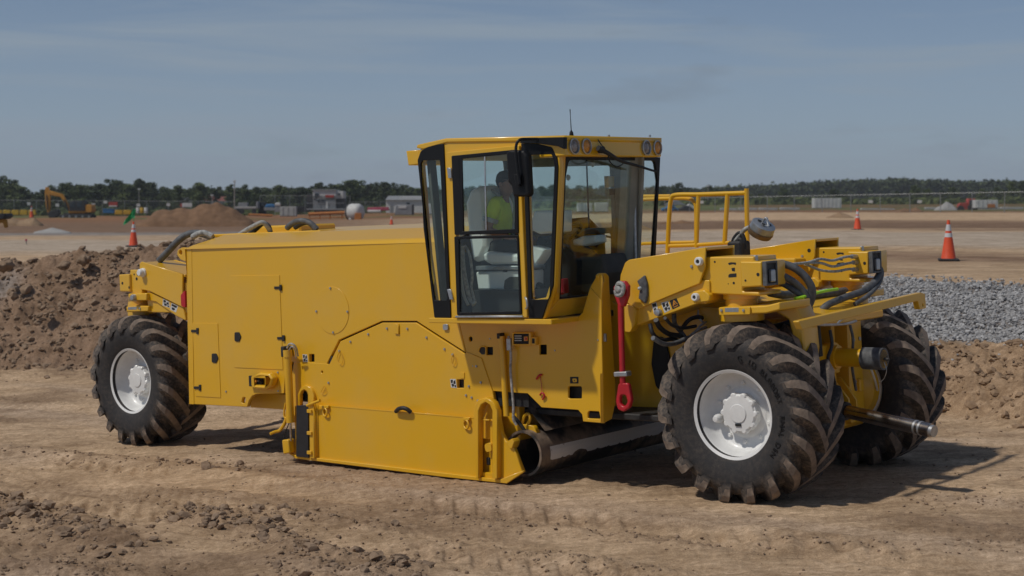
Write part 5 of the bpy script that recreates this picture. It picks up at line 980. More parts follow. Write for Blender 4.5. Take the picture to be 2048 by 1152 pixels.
cap = lathe_mesh([(-.005, .101), (.03, .099), (.065, .085), (.09, .055), (.10, 0)], hc+Vector((-.004, 0, .012)), (-.12, 0, 1), 24, 60); obj('cap', cap, capm, PERS)
obj('cap_visor', plate_mesh(fillet([(0, -.075), (.085, -.05), (.10, 0), (.085, .05), (0, .075)], .03), .008, (), .003, (hc+Vector((.085, 0, .018)), (1, 0, -.15), (0, 1, 0))), capm, PERS)
for sy in (-1, 1):
    obj('ear', lathe_mesh([(-.012, 0), (-.008, .022), (.006, .026), (.012, 0)], hc+Vector((-.005, .083*sy, -.03)), (0, 1, 0), 12, 60), skinm, PERS)
    obj('eye', lathe_mesh([(-.010, 0), (-.004, .009), (.006, .009), (.011, 0)], hc+Vector((.084, .030*sy, -.012)), (1, 0, 0), 10, 60), blackm, PERS)
obj('mouth', lathe_mesh([(-.02, 0), (-.012, .004), (.012, .004), (.02, 0)], hc+Vector((.092, 0, -.085)), (0, 1, 0), 8, 60), mat('lips', (.22, .08, .07), .6), PERS)
obj('hair', lathe_mesh([(-.085, .055), (-.05, .080), (-.005, .093), (.0, .096)], hc+Vector((-.022, 0, .012)), (.05, 0, 1), 20, 60), mat('dark_hair', (.02, .014, .010), .8), PERS)
tag(PERS, None)
# ------------------------------------------------------------------ the site beyond
class Th:
    def __init__(s, name, label, cat, px, d, group=None, py=None):
        g = ground_at(px, d); s.L = g.copy(); s.d = d
        if py is not None: s.L.z = at(px, py, d).z
        s.o = empty(name, s.L); tag(s.o, label, cat, group)
    def p(s, px, py, dy=0.): return at(px, py, s.d)+Vector((0, dy, 0))-s.L
    def box(s, name, x0, x1, yt, yb, m, dy=(0., 2.), bev=.03, parent=None):
        a, b = s.p(x0, yt), s.p(x1, yb); return box(name, (a.x, b.x), dy, (b.z, a.z), m, parent or s.o, bev)
    def tube(s, name, pts, r, m, dy=0., seg=8, n=4, smooth=False): return tube(name, [s.p(a, b, dy) for a, b in pts], r, m, s.o, seg, smooth, n)
    def poly(s, name, pts, m, dy=0., t=.5, bev=.03, holes=()):
        P = [s.p(a, b) for a, b in pts]; return plate(name, [(q.x, q.z) for q in P], dy, t, m, s.o, bev=bev)
def sm(name, c, rough=.7, var=.12, sc=2.): return mat(name, c, rough, var=var, scale=sc)
m_orange = sm('cone_orange', (.75, .085, .022), .55, .06, 6); m_white = sm('site_white', (.62, .62, .60)); m_yel = sm('site_yellow', (.60, .36, .02)); m_exc = sm('excavator_orange', (.52, .235, .02)); m_dk = sm('site_dark', (.03, .03, .032)); m_gry = sm('site_grey', (.26, .27, .28)); m_blue = sm('site_blue', (.03, .16, .36)); m_pink = sm('site_pink', (.48, .08, .13)); m_redp = sm('site_red', (.40, .05, .035)); m_roof = sm('roof_red', (.22, .075, .055)); m_gal = mat('galvanised', (.30, .31, .31), .5, metal=.4); m_wood = sm('pole_wood', (.34, .31, .27)); m_win = mat('dark_window', (.03, .04, .05), .15); m_conc = sm('concrete', (.45, .44, .42)); m_green = sm('flag_green', (.02, .33, .11), .7)
m_refl = sm('cone_band', (.62, .62, .62), .35, .05); m_odirt = sm('orange_paint', (.50, .18, .04))
# ---- cones
def cone(px, py, h, label, flag=False, dd=None):
    g = ground_hit(px, py) if dd is None else ground_at(px, dd)
    pxh = h*g.y/FPX; s = pxh/.90
    r = empty('traffic_cone', g); tag(r, label, 'traffic cone', 'orange traffic cones on the site'); r.scale = (s, s, s); r.rotation_euler = (0, 0, random.uniform(-.3, .3))
    obj('cone_body', lathe_mesh([(.03, .17), (.05, .16), (.45, .097), (.86, .032), (.90, .030), (.90, .018), (.86, .015)], (0, 0, 0), (0, 0, 1), 24, 40), m_orange, r)
    box('cone_base', (-.22, .22), (-.22, .22), (-.01, .045), m_dk, r, .015)
    f = lambda z: .16+(z-.05)/(.86-.05)*(.032-.16)+.003
    for a, b in ((.52, .61), (.66, .80)): obj('reflective_band', lathe_mesh([(a, f(a)), (b, f(b))], (0, 0, 0), (0, 0, 1), 24, 40), m_refl, r)
    if flag:
        V = []; n = 8
        for i in range(n+1):
            t = i/n
            for j in range(5): q = j/4; V.append((.06-.46*t*(.35+.65*q)+.02*math.sin(q*7), .05*math.sin(t*9+q*4), 1.36-.32*q-.14*t*q+.03*math.sin(t*6)-.12*t))
        obj('flag', poly_mesh(V, [(i*5+j, i*5+j+1, i*5+j+6, i*5+j+5) for i in range(n) for j in range(4)]), m_green, r); cyl('flag_pole', (0, 0, .86), (.06, 0, 1.36), .012, m_green, r, 8)
    return r
cone(267, 493, 50, 'orange traffic cone with a green flag behind the dug bank', True); cone(1897, 521, 81, 'nearest orange traffic cone with two white bands above the gravel'); cone(1715, 460, 42, 'orange traffic cone farther off, behind the machine front arms'); cone(783, 450, 20, 'tiny distant orange traffic cone beside the white tank'); cone(63, 436, 24, 'distant orange traffic cone beside the excavator bucket')
# ---- far dirt heaps: landforms of the site
def heap(name, px0, px1, ytop, d, kind_col, prof, label, seed, depth=None):
    g = ground_at((px0+px1)/2, d); W = (px1-px0)/FPX*d; Hh_ = at(0, ytop, d).z-g.z; D = depth or W*.5
    nx, ny = 90, 40; X, Y = np.meshgrid(np.linspace(-.5, .5, nx), np.linspace(-.5, .5, ny)); r = np.interp(X+.5, [p[0] for p in prof], [p[1] for p in prof])
    e = np.clip(1-(np.abs(Y)*2)**1.6, 0, 1); Z = Hh_*r*e*(1+.10*fbm(X*W*.6+seed, Y*D*.6, 3, seed))+.18*Hh_*.4*fbm(X*W*.9, Y*D*.9+seed, 4, seed+1)*np.minimum(1, r*e*4)-.25*(1-np.minimum(1, r*e*5))
    me = mesh_np(name, np.stack([X*W, Y*D, Z], -1).reshape(-1, 3), np.stack([(i_ := np.arange(nx*ny).reshape(ny, nx))[:-1, :-1], i_[:-1, 1:], i_[1:, 1:], i_[1:, :-1]], -1).reshape(-1, 4), True)
    o = obj(name, me, kind_col); o.location = g; tag(o, label, 'heap', 'heaps of soil and stone'); return o
hm = soil_lump_mat('heap_soil', (.25, .150, .088), (.16, .095, .056), 1.4); hm2 = soil_lump_mat('heap_tan', (.36, .25, .155), (.25, .165, .10), 1.4); hg = soil_lump_mat('heap_stone', (.40, .39, .37), (.30, .29, .28), 1.2)
heap('soil_heap', 258, 520, 405, 134, hm, [(0, 0), (.12, .30), (.22, .66), (.34, .76), (.48, .74), (.58, .95), (.68, 1.), (.8, .72), (.92, .3), (1, 0)], 'broad brown soil heap behind the flagged cone', 3)
heap('soil_heap', -10, 90, 425, 140, hm2, [(0, .5), (.3, .7), (.5, .4), (.8, .6), (1, 0)], 'low tan soil heap at the left beside the excavator bucket', 8)
heap('gravel_heap', 60, 150, 455, 92, hg, [(0, 0), (.3, .6), (.5, 1), (.7, .6), (1, 0)], 'low pale gravel heap in front of the excavator', 5)
heap('soil_heap', 1645, 1712, 424, 118, hm2, [(0, 0), (.3, .5), (.5, 1), (.7, .7), (1, 0)], 'small tan soil heap beside the farther traffic cone', 6)
heap('gravel_heap', 1864, 1916, 403, 230, hg, [(0, 0), (.3, .5), (.55, 1), (.8, .6), (1, 0)], 'grey gravel heap behind the fence near the red tractor', 7)
heap('soil_heap', 1790, 1850, 413, 190, hm, [(0, .1), (.3, .7), (.5, .6), (.7, .9), (1, 0)], 'dark debris heap at the foot of the right fence', 9)
heap('soil_heap', 1310, 1400, 440, 90, hm, [(0, 0), (.2, .5), (.4, .3), (.6, 1), (1, 0)], 'low dark soil heap seen between the handrail posts', 12)
heap('soil_heap', 2015, 2060, 500, 42, hm, [(0, 0), (.4, .8), (.7, 1), (1, .6)], 'dark soil lump right of the nearest traffic cone', 14, .8)
# ---- excavator
E_ = Th('excavator', 'orange crawler excavator with raised boom left of the soil heap', 'excavator', 140, 270, py=437)
for k, dy in enumerate((0., 2.2)):
    tr = E_.poly('track', [(117, 433), (119, 429), (180, 428.5), (185, 432), (182, 437), (121, 437.5)], m_dk, dy, .6, .08)
    for j in range(5): q = E_.p(126+j*13, 433.4, dy-.02); lathe('track_roller', [(0, .22), (-.06, .2), (-.06, 0)], q, (0, 1, 0), m_gry, tr, 12)
E_.box('undercarriage', 128, 175, 426, 431, m_dk, (.6, 2.2)); E_.box('turntable', 136, 168, 424, 427, m_exc, (.4, 2.4))
E_.poly('engine_body', [(136, 425), (138, 420), (165, 410), (183, 411), (184, 423), (180, 425)], m_exc, .1, 2.6, .1); cb = E_.poly('cab', [(138, 422), (139, 405), (146, 401), (168, 401), (170, 404), (170, 422)], m_dk, .0, 1.3, .08)
E_.poly('cab_window', [(141, 415), (142, 405), (150, 403), (151, 415)], m_win, -.05, .1, .02); E_.poly('cab_window', [(154, 415), (154, 403), (164, 403), (165, 415)], m_win, -.05, .1, .02); E_.box('counterweight', 168, 183, 409, 420, m_exc, (.2, 2.6), .1)
E_.poly('boom', [(138, 420), (130, 402), (122, 388), (94, 381), (92, 384), (96, 390), (117, 394), (128, 408), (132, 422)], m_exc, .9, .6, .08); E_.poly('stick', [(87, 374), (93, 374), (97, 384), (97, 412), (96, 428), (92, 429), (88, 412), (86, 386)], m_exc, 1.0, .45, .06)
E_.poly('bucket', [(92, 427), (98, 422), (112, 418), (117, 426), (110, 435), (96, 436)], m_dk, .6, 1.2, .08); E_.tube('boom_cylinder', [(134, 422), (126, 400)], .11, m_dk, .8); E_.tube('stick_cylinder', [(103, 378), (118, 381)], .10, m_dk, .9); E_.tube('bucket_cylinder', [(90, 390), (92, 420)], .09, m_dk, .9)
# ---- machine nose at the left edge
Q = Th('parked_loader', 'dark loader bucket on an orange arm cut off at the left edge', 'loader', -12, 92, py=456)
Q.poly('bucket', [(-30, 436), (-24, 427), (8, 427), (10, 433), (4, 438), (-20, 441)], m_dk, 0, 1.6, .05); Q.poly('arm', [(-40, 440), (2, 437), (7, 441), (8, 455), (3, 456), (0, 446), (-40, 450)], m_exc, .5, .3, .04); Q.poly('wheel', [(-40, 456), (-40, 440), (-28, 438), (-20, 444), (-20, 456)], m_dk, .2, .5, .05)
# ---- barriers, drums, boxes along the left
ORD = ('leftmost', 'second', 'third', 'fourth', 'fifth', 'sixth', 'seventh', 'eighth', 'last')
for i in range(5): b = Th('water_barrier', ('leftmost yellow plastic barrier, cut by the left picture edge', 'second yellow plastic barrier from the left picture edge', 'third yellow plastic barrier from the left picture edge', 'fourth yellow plastic barrier, just left of the distant cone', 'fifth yellow plastic barrier, nearest the excavator')[i], 'barrier', -4+i*17, 290, 'yellow barriers left of the excavator', py=430); b.poly('barrier_body', [(-12+i*17, 430), (-10.5+i*17, 420), (2.5+i*17, 420), (4+i*17, 430)], m_yel, 0, .6, .08)
for i in range(2): b = Th('water_barrier', ('yellow plastic barrier beside the blue box', 'yellow plastic barrier nearest the green flag')[i], 'barrier', 238+i*17, 280, 'yellow barriers behind the flagged cone', py=429); b.poly('barrier_body', [(229+i*17, 429), (230+i*17, 420), (244+i*17, 420), (245+i*17, 429)], m_yel, 0, .6, .08)
b = Th('blue_box', 'blue plastic box beside the yellow barrier behind the soil heap', 'box', 216, 285, py=426); b.box('box_body', 206, 227, 419, 426, m_blue); b.box('box_lid', 205, 228, 417.5, 419, m_blue, (-.05, 2.05))
b = Th('site_sign', 'red and white sign board on the fence left of the flag', 'sign', 226, 299, py=418); b.box('sign_board', 217, 235, 404, 413, m_redp, (0, .08), .01); b.box('sign_stripe', 218, 234, 411, 413, m_white, (-.03, .0), .005); b.tube('sign_post', [(220, 404), (220, 420)], .04, m_gal, .06); b.tube('sign_post', [(232, 404), (232, 420)], .04, m_gal, .06)
for i, (px, c_, l_) in enumerate(((276, m_white, 'white drum'), (284, m_yel, 'yellow drum'), (292, m_white, 'pale drum'))):
    b = Th('drum', '%s standing just right of the green flag' % l_, 'drum', px, 280, 'drums beside the green flag', py=426); q = b.p(px, 426); lathe('drum_body', [(0, 0), (0, .33), (.35, .34), (.38, .36), (.41, .34), (.95, .33), (1., .30), (1., 0)], q, (0, 0, 1), c_, b.o, 16)
for (px, py, dd), nl in zip(((58, 407, 299), (115, 410, 299), (187, 409, 299), (277, 410, 299), (337, 409, 299), (211, 404, 299), (1740, 403, 180), (1838, 403, 180), (1492, 406, 180), (1402, 404, 180)), ('above the yellow barriers', 'beside the excavator boom', 'right of the excavator', 'beside the green flag', 'above the soil heap', 'left of the red sign board', 'above the farther traffic cone', 'above the debris heap', 'beside the tall handrail end post', 'between the handrail posts')):
    b = Th('fence_notice', 'small white notice on the fence, '+nl, 'sign', px, dd, 'white notices on the fences', py=py+3); b.box('notice_board', px-3.5 if dd > 200 else px-4, px+3.5 if dd > 200 else px+5, py-2.5, py+3, m_white, (-.16, -.12), .01)
# ---- fences
def mat_chain():
    m, nt, p, new, lnk = M_new('chain_link'); out = nt.nodes['Material Output']; p.inputs['Base Color'].default_value = (.22, .23, .23, 1); p.inputs['Metallic'].default_value = .3; p.inputs['Roughness'].default_value = .6
    t = new('ShaderNodeBsdfTransparent'); mxs = new('ShaderNodeMixShader'); n = noise_node(new, lnk, 3, 3); r = new('ShaderNodeMapRange'); r.inputs[3].default_value = .86; r.inputs[4].default_value = .97; lnk(n.outputs[0], r.inputs[0]); lnk(r.outputs[0], mxs.inputs[0]); lnk(p.outputs[0], mxs.inputs[1]); lnk(t.outputs[0], mxs.inputs[2]); lnk(mxs.outputs[0], out.inputs[0]); return m
chain = mat_chain()
def fence(px0, px1, y0, y1, yb, d0, d1, step, label):
    a, b = at(px0, yb, d0), at(px1, yb, d1); f = empty('chain_link_fence', a); tag(f, label, 'fence'); h0, h1 = at(px0, y0, d0).z-a.z, at(px1, y1, d1).z-b.z; D = b-a; n = max(2, int(abs(px1-px0)/step))
    POST = None
    for i in range(n+1):
        t = i/n; q = D*t; h = h0+(h1-h0)*t
        tube('fence_post', [q+Vector((0, 0, -.4)), q+Vector((random.uniform(-.05, .05), 0, h+.08))], .045, m_gal, f, 6, False)
        if i < n:
            q2 = D*((i+1)/n); h2 = h0+(h1-h0)*(i+1)/n; obj('mesh_panel', poly_mesh([q, q2, q2+Vector((0, 0, h2)), q+Vector((0, 0, h))], [(0, 1, 2, 3)]), chain, f)
    tube('top_rail', [Vector((0, 0, h0)), D+Vector((0, 0, h1))], .03, m_gal, f, 6, False)
fence(1330, 2075, 397, 383, 426, 205, 175, 56, 'chain-link fence running across the right background'); fence(-60, 470, 400, 403, 428, 300, 300, 42, 'chain-link fence behind the excavator and soil heap'); fence(520, 700, 391, 392, 428, 285, 285, 26, 'tall chain-link fence around the office trailer'); fence(700, 1330, 404, 398, 426, 300, 210, 40, 'chain-link fence behind the tank and the cab')
# ---- poles
for px, yt, yb, d, lab in ((469, 362, 428, 300, 'tall lamp pole right of the soil heap'), (1416, 372, 420, 320, 'slim lamp pole seen behind the handrail'), (278, 378, 408, 330, 'thin pole among the trees above the green flag'), (424, 390, 410, 320, 'short pole between the red-roofed houses')):
    b = Th('lamp_pole', lab, 'pole', px, d, py=yb); b.tube('pole', [(px, yb), (px, yt)], .11 if d < 310 else .07, m_wood); b.box('lamp_head', px-2.5, px+2.5, yt-1, yt+1.6, m_white, (-.1, .3), .02)
# ---- houses and sheds
def house(x0, x1, yt, ye, yb, d, wallm, roofm, label, wins=(), gable=False, name='house'):
    b = Th(name, label, 'building', (x0+x1)/2, d, py=yb); b.box('wall', x0, x1, ye, yb, wallm, (0, 5.), .02)
    A, B = b.p(x0-1.5, ye), b.p(x1+1.5, ye); T = b.p(x0, yt).z
    V = [(A.x, -.3, A.z), (B.x, -.3, A.z), (B.x, 5.3, A.z), (A.x, 5.3, A.z), (A.x+.3, 2.5, T), (B.x-.3, 2.5, T)]; obj('roof', poly_mesh(V, [(0, 1, 5, 4), (2, 3, 4, 5), (1, 2, 5), (3, 0, 4), (3, 2, 1, 0)]), roofm, b.o)
    for (a, c_, e, f_) in wins: w = b.box('window', a, c_, e, f_, m_white, (-.06, .02), .01); b.box('pane', a+.5, c_-.5, e+.5, f_-.5, m_win, (-.09, -.05), .01, w)
    return b
house(361, 377, 394, 401, 415, 420, m_conc, m_gry, 'small grey-roofed house left of the red-roofed house', [(364, 368, 404, 408)]); house(393, 450, 393, 402, 416, 420, m_conc, m_roof, 'long low house with red roof behind the soil heap', [(398, 404, 405, 410), (412, 418, 405, 410), (430, 436, 405, 410)])
b = house(772, 850, 391.5, 400, 426, 260, m_white, m_gry, 'low white building with grey roof left of the cab', [(812, 820, 405, 412)], name='site_building'); b.box('annexe', 800, 850, 393, 402, m_white, (.5, 4.)); b.box('door', 780, 786, 410, 426, m_gry, (-.05, .05), .01)
# two-storey office trailer
b = Th('office_trailer', 'two-storey white and grey site office with a red banner', 'building', 650, 285, py=426)
b.box('upper_storey', 626, 672, 381, 398, m_white, (0, 5)); b.box('side_wing', 671.5, 686, 382, 397, m_white, (.4, 5)); b.box('lower_storey', 626, 672, 399, 421, m_gry, (.1, 5)); b.box('open_bay', 672, 687, 398, 421, m_dk, (.6, 5)); b.box('roof_slab', 624, 673, 379, 381.3, m_gry, (-.2, 5.2)); b.box('annexe', 612, 626, 388, 417, m_dk, (.5, 4)); b.box('banner', 651, 668, 390, 395, m_redp, (-.08, -.01), .01); b.box('deck', 614, 690, 417, 420, m_gry, (-1, .0)); b.box('undercarriage', 628, 672, 421, 426, m_dk, (.4, 4))
for a, c_, e, f_ in ((630, 638, 386, 392), (633, 641, 398.5, 403), (642, 648, 398.5, 403), (629, 632, 388, 397), (675, 681, 386, 391)): w = b.box('window', a, c_, e, f_, m_gry, (-.08, .02), .01); b.box('pane', a+.6, c_-.6, e+.6, f_-.6, m_win, (-.11, -.07), .01, w)
for a in (632, 645, 660): b.box('railing_post', a, a+.8, 403, 417, m_gal, (-.9, -.8), .005)
b.box('railing', 614, 690, 406, 407, m_gal, (-.9, -.8), .005); b.box('door', 652, 656, 404, 417, m_white, (-.02, .11), .01)
# trailers, containers, stacks
def cont(name, x0, x1, yt, yb, d, m, label, cat, ribs=6, D=2.4):
    b = Th(name, label, cat, (x0+x1)/2, d, py=yb); b.box('shell', x0, x1, yt, yb-1, m, (0, D)); 
    for i in range(ribs): a = x0+(x1-x0)*(i+.5)/ribs; b.box('rib', a-.4, a+.4, yt+.5, yb-1.5, m, (-.06, .01), .01)
    b.box('base_rail', x0, x1, yb-1, yb, m_dk, (.05, D-.05), .01); return b
cont('storage_container', 592, 617, 413, 424, 285, m_dk, 'dark storage container left of the office trailer', 'container'); cont('block_stack', 560, 592, 413, 433, 230, m_conc, 'pale concrete block stack in front of the fence', 'block stack', 3, 1.2); cont('box_trailer', 1629, 1683, 396.5, 417, 260, m_white, 'white box trailer behind the right fence', 'trailer', 7); cont('box_trailer', 1951, 1996, 400, 417, 230, m_white, 'white trailer with orange end right of the red tractor', 'trailer', 5).box('end_panel', 1975, 1990, 408, 415, m_odirt, (-.1, -.05), .01)
cont('storage_container', 1155, 1185, 406, 424, 230, m_white, 'white container seen through the windscreen, left one', 'container', 5); cont('storage_container', 1190, 1216, 405, 424, 230, m_white, 'white container seen through the windscreen, right one', 'container', 5); cont('storage_container', 845, 868, 407, 428, 230, m_white, 'white container seen through the rear cab window', 'container', 4)
b = Th('flatbed_trailer', 'long pale flatbed trailer right of the soil heap', 'trailer', 492, 280, py=428); b.box('deck', 470, 514, 413, 417, m_conc); b.box('bed_rail', 470, 514, 417, 419, m_gry, (.2, 1.8)); b.box('head_board', 512, 516, 403, 417, m_gry); b.box('load', 476, 494, 405, 413, m_gry, (.2, 1.8))
for a in (476, 484, 508): q = b.p(a, 423); lathe('wheel', [(0, 0), (0, .42), (.3, .42), (.3, 0)], q, (0, 1, 0), m_dk, b.o, 16)
b = Th('truck', 'dark truck beside the flatbed trailer', 'truck', 524, 282, py=428); b.box('cab', 518, 530, 404, 422, m_dk); b.box('windscreen', 519.5, 528.5, 406, 412, m_win, (-.05, .02), .01); [lathe('wheel', [(0, 0), (0, .42), (.3, .42), (.3, 0)], b.p(a, 424, -.05), (0, 1, 0), m_dk, b.o, 16) for a in (520, 528)]
b = Th('white_board', 'white and red board behind the saddle of the soil heap', 'sign', 370, 285, py=420); b.box('board', 364, 384, 406, 414, m_white, (0, .1), .01); b.box('red_end', 360.5, 364, 407, 414, m_redp, (.0, .1), .01); b.tube('leg', [(366, 414), (366, 421)], .05, m_gal, .05); b.tube('leg', [(382, 414), (382, 421)], .05, m_gal, .05)
b = Th('blue_tarpaulin', 'blue tarpaulin bundle left of the concrete blocks', 'tarpaulin', 539, 280, py=422); b.poly('bundle', [(529, 413), (534, 408), (546, 408), (551, 412), (549, 415), (531, 415)], m_blue, 0, 1.2, .15); b.box('pallet', 528, 552, 415, 421, m_gry, (-.1, 1.4))
b = Th('white_bundle', 'white wrapped bundle above the concrete blocks', 'bundle', 555, 278, py=424); b.poly('wrap', [(549, 411), (551, 406), (558, 405), (561, 408), (560, 412)], m_white, 0, .9, .12); b.box('stand', 550, 560, 412, 424, m_gry, (.1, .8))
b = Th('pipe_barricade', 'orange pipe barricade on legs in front of the office trailer', 'barricade', 655, 200, py=443)
b.tube('beam', [(617, 428), (690, 425)], .20, m_odirt); b.tube('rail', [(617, 437), (690, 434)], .07, m_odirt)
for a in (619, 640, 660, 684): b.tube('leg', [(a, 427), (a, 443)], .07, m_odirt)
b = Th('water_tank', 'white cylindrical water tank left of the pink strip', 'tank', 708, 190, py=443)
ct = b.p(706, 424, .9); lathe('tank_shell', [(-1.0, 0), (-.98, .35), (-.85, .75), (-.6, .96), (-.3, 1.02), (.7, 1.02), (1.0, .9), (1.15, .6), (1.2, 0)], ct, (.86, -.42, 0), m_white, b.o, 28, 60); lathe('tank_rim', [(-.62, .98), (-.62, 1.06), (-.50, 1.06), (-.50, 1.0)], ct, (.86, -.42, 0), m_dk, b.o, 28); b.box('valve_box', 710, 723, 426, 441, m_odirt, (-.5, .2)); b.box('skid', 694, 724, 440, 443, m_gry, (.2, 1.6)); b.box('valve', 698, 703, 436, 442, m_white, (-.4, .0), .05)
b = Th('pink_sheeting', 'pink sheeting over white pipes right of the water tank', 'sheeting', 757, 240, py=428); b.poly('sheet', [(734, 422), (736, 415), (776, 414), (779, 421)], m_pink, 0, 1., .1); b.box('pipe_stack', 735, 762, 420, 425, m_white, (-.2, .8), .1)
b = Th('grey_crate', 'grey framed crate in front of the white building', 'crate', 806, 210, py=430); b.poly('frame', [(789, 430), (791, 412), (795, 409), (824, 409), (826, 430)], m_gry, 0, 1.4, .1); b.box('white_drum', 796, 813, 411, 417, m_white, (-.06, .0), .05); b.box('side_rail', 824, 827, 409, 430, m_dk, (-.05, 1.4))
b = Th('orange_beam', 'orange steel beam lying in front of the concrete blocks', 'beam', 520, 215, py=432); b.tube('beam', [(498, 429), (545, 431)], .14, m_odirt); b.box('beam_end', 497, 499, 427, 432, m_odirt, (-.2, .2), .01)
b = Th('tractor', 'red tractor parked behind the right fence', 'tractor', 1932, 232, py=424)
b.poly('hood', [(1917, 419), (1917, 410), (1921, 406), (1936, 405), (1936, 419)], m_redp, 0, .9, .06); cbx = b.poly('cab', [(1935, 412), (1937, 397), (1950, 397), (1952, 412)], m_redp, -.1, 1.3, .05); b.poly('cab_window', [(1938, 409), (1939, 400), (1948, 400), (1949, 409)], m_win, -.15, .06, .01); lathe('wheel', [(0, 0), (0, .72), (.35, .72), (.35, 0)], b.p(1945, 415.5, -.3), (0, 1, 0), m_dk, b.o, 20); lathe('wheel', [(0, 0), (0, .5), (.3, .5), (.3, 0)], b.p(1921, 418, -.3), (0, 1, 0), m_dk, b.o, 20)
for i, (a, c_, yt) in enumerate(((1440, 1475, 416), (1477, 1515, 415.5), (1517, 1556, 415.5), (1560, 1600, 415), (1722, 1758, 416.5), (1760, 1790, 417), (1850, 1910, 414.5), (1956, 2000, 414.5), (2002, 2048, 414))):
    b = Th('concrete_barrier', ORD[i]+' pale concrete barrier, counted from the left, behind the right fence', 'barrier', (a+c_)/2, 240, 'pale barriers behind the right fence', py=yt+5); b.poly('barrier_body', [(a, yt+5), (a+.6, yt), (c_-.6, yt), (c_, yt+5)], m_conc, 0, .6, .05)
b = Th('small_excavator', 'tiny yellow excavator far behind the right fence', 'excavator', 1582, 330, py=413); b.poly('body', [(1575, 412), (1576, 408.5), (1586, 408), (1592, 410), (1592, 412)], m_yel, 0, 1.5, .08); b.box('track', 1576, 1590, 412, 414, m_dk, (-.2, 1.7)); b.poly('boom', [(1588, 410), (1595, 406), (1597, 408), (1590, 411)], m_yel, .4, .4, .05)
for px, m, lab in ((1341, m_blue, 'blue car seen left of the handrail post'), (1372, m_dk, 'dark car seen between the handrail posts')):
    b = Th('parked_car', lab, 'car', px, 230, py=423); b.poly('body', [(px-16, 422), (px-17, 417), (px-9, 415), (px-4, 411), (px+7, 411), (px+12, 416), (px+17, 418), (px+17, 422)], m, 0, 1.7, .12); b.poly('side_window', [(px-6, 415.5), (px-3, 412.2), (px+6, 412.2), (px+9, 415.5)], m_win, -.03, .05, .01)
    for a in (-10, 10): lathe('wheel', [(0, 0), (0, .32), (.2, .32), (.2, 0)], b.p(px+a, 421.5, -.05), (0, 1, 0), m_dk, b.o, 16)
b = Th('site_tent', 'pale peaked site tent behind the handrail', 'tent', 1354, 260, py=422); b.poly('canopy', [(1332, 410), (1352, 399), (1374, 410)], m_gry, 0, 4, .05); [b.tube('tent_pole', [(a, 410), (a, 423)], .05, m_gal) for a in (1334, 1372)]
b = Th('site_tent', 'white low tent right of the peaked tent', 'tent', 1385, 262, py=423); b.poly('canopy', [(1366, 420), (1380, 408), (1402, 420)], m_white, 0, 3, .05); [b.tube('tent_pole', [(a, 420), (a, 423)], .05, m_gal) for a in (1368, 1400)]
b = Th('survey_stake', 'short stake with pink ribbon on the pale track at the left', 'stake', 53, 58, py=488); b.tube('stake', [(53, 489), (52, 478)], .02, m_wood); b.box('ribbon', 50.5, 54, 478, 482, m_pink, (-.03, .03), .005)
# ------------------------------------------------------------------ trees
def leaf_mat(name, c, c2):
    m, nt, p, new, lnk = M_new(name); g = new('ShaderNodeNewGeometry'); r = ramp(new, lnk, g.outputs['Random Per Island'], [(0, c2), (.6, c), (1, tuple(v*1.5 for v in c))])
    lnk(r.outputs[0], p.inputs['Base Color']); p.inputs['Roughness'].default_value = .75; p.inputs['Specular IOR Level'].default_value = .2; return m
leaf = [leaf_mat('leaf_dark', (.060, .078, .034), (.028, .038, .020)), leaf_mat('leaf_mid', (.082, .105, .040), (.036, .050, .022)), leaf_mat('leaf_light', (.105, .130, .046), (.045, .062, .024))]; bark = mat('bark', (.10, .08, .06), .9)
def quads(C, N, size, rg):
    n = len(C); a = rg.normal(size=(n, 3)); a /= np.linalg.norm(a, axis=1)[:, None]; u = np.cross(N, a); u /= np.maximum(1e-6, np.linalg.norm(u, axis=1))[:, None]; v = np.cross(N, u); s = size*rg.uniform(.6, 1.3, (n, 1))
    V = np.stack([C-u*s-v*s*.6, C+u*s*.9-v*s*.7, C+u*s+v*s*.7, C-u*s*.8+v*s*.8], 1).reshape(-1, 3); return V, np.arange(4*n).reshape(n, 4)
def crown_mesh(name, seed, h=10., w=3., zb=.22, nb=15, n=3600, size=.16, open_=.0):
    rg = np.random.default_rng(seed); C = []; N = []
    for i in range(nb*3):
        t = rg.uniform(0, .9)**1.15; ang = rg.uniform(0, 6.28); zc = h*(zb*.5+(.95-zb*.5)*t); rr = w*max(.15, 1-abs(1.9*t-.62)**2.0)**.5*rg.uniform(.05, .95); rad = w*rg.uniform(.20, .40)*(1-.12*t)
        c0 = np.array([rr*math.cos(ang), rr*math.sin(ang), zc]); k = n//nb//3; d = rg.normal(size=(k, 3)); d /= np.linalg.norm(d, axis=1)[:, None]; r_ = rad*(.55+.5*rg.random((k, 1)))
        C.append(c0+d*r_*np.array([1, 1, .8])); N.append(d+.6*rg.normal(size=(k, 3)))
    C = np.concatenate(C); N = np.concatenate(N); N /= np.linalg.norm(N, axis=1)[:, None]; V, Fc = quads(C, N, size, rg); return mesh_np(name, V, Fc)
def trunk_mesh(seed, h=10.):
    rg = random.Random(seed); bm = [tube_mesh([(0, 0, -.6), (.05*h*rg.uniform(-.5, .5)*.3, 0, h*.35), (rg.uniform(-.3, .3), rg.uniform(-.3, .3), h*.8)], [.22, .05], 7)]
    for k in range(4): a = rg.uniform(0, 6.28); z0 = h*rg.uniform(.28, .6); bm.append(tube_mesh([(0, 0, z0), (1.0*math.cos(a), 1.0*math.sin(a), z0+h*.12), (2.*math.cos(a), 2.*math.sin(a), z0+h*.26)], [.09, .03], 6))
    return join_meshes(bm)
PROT = []
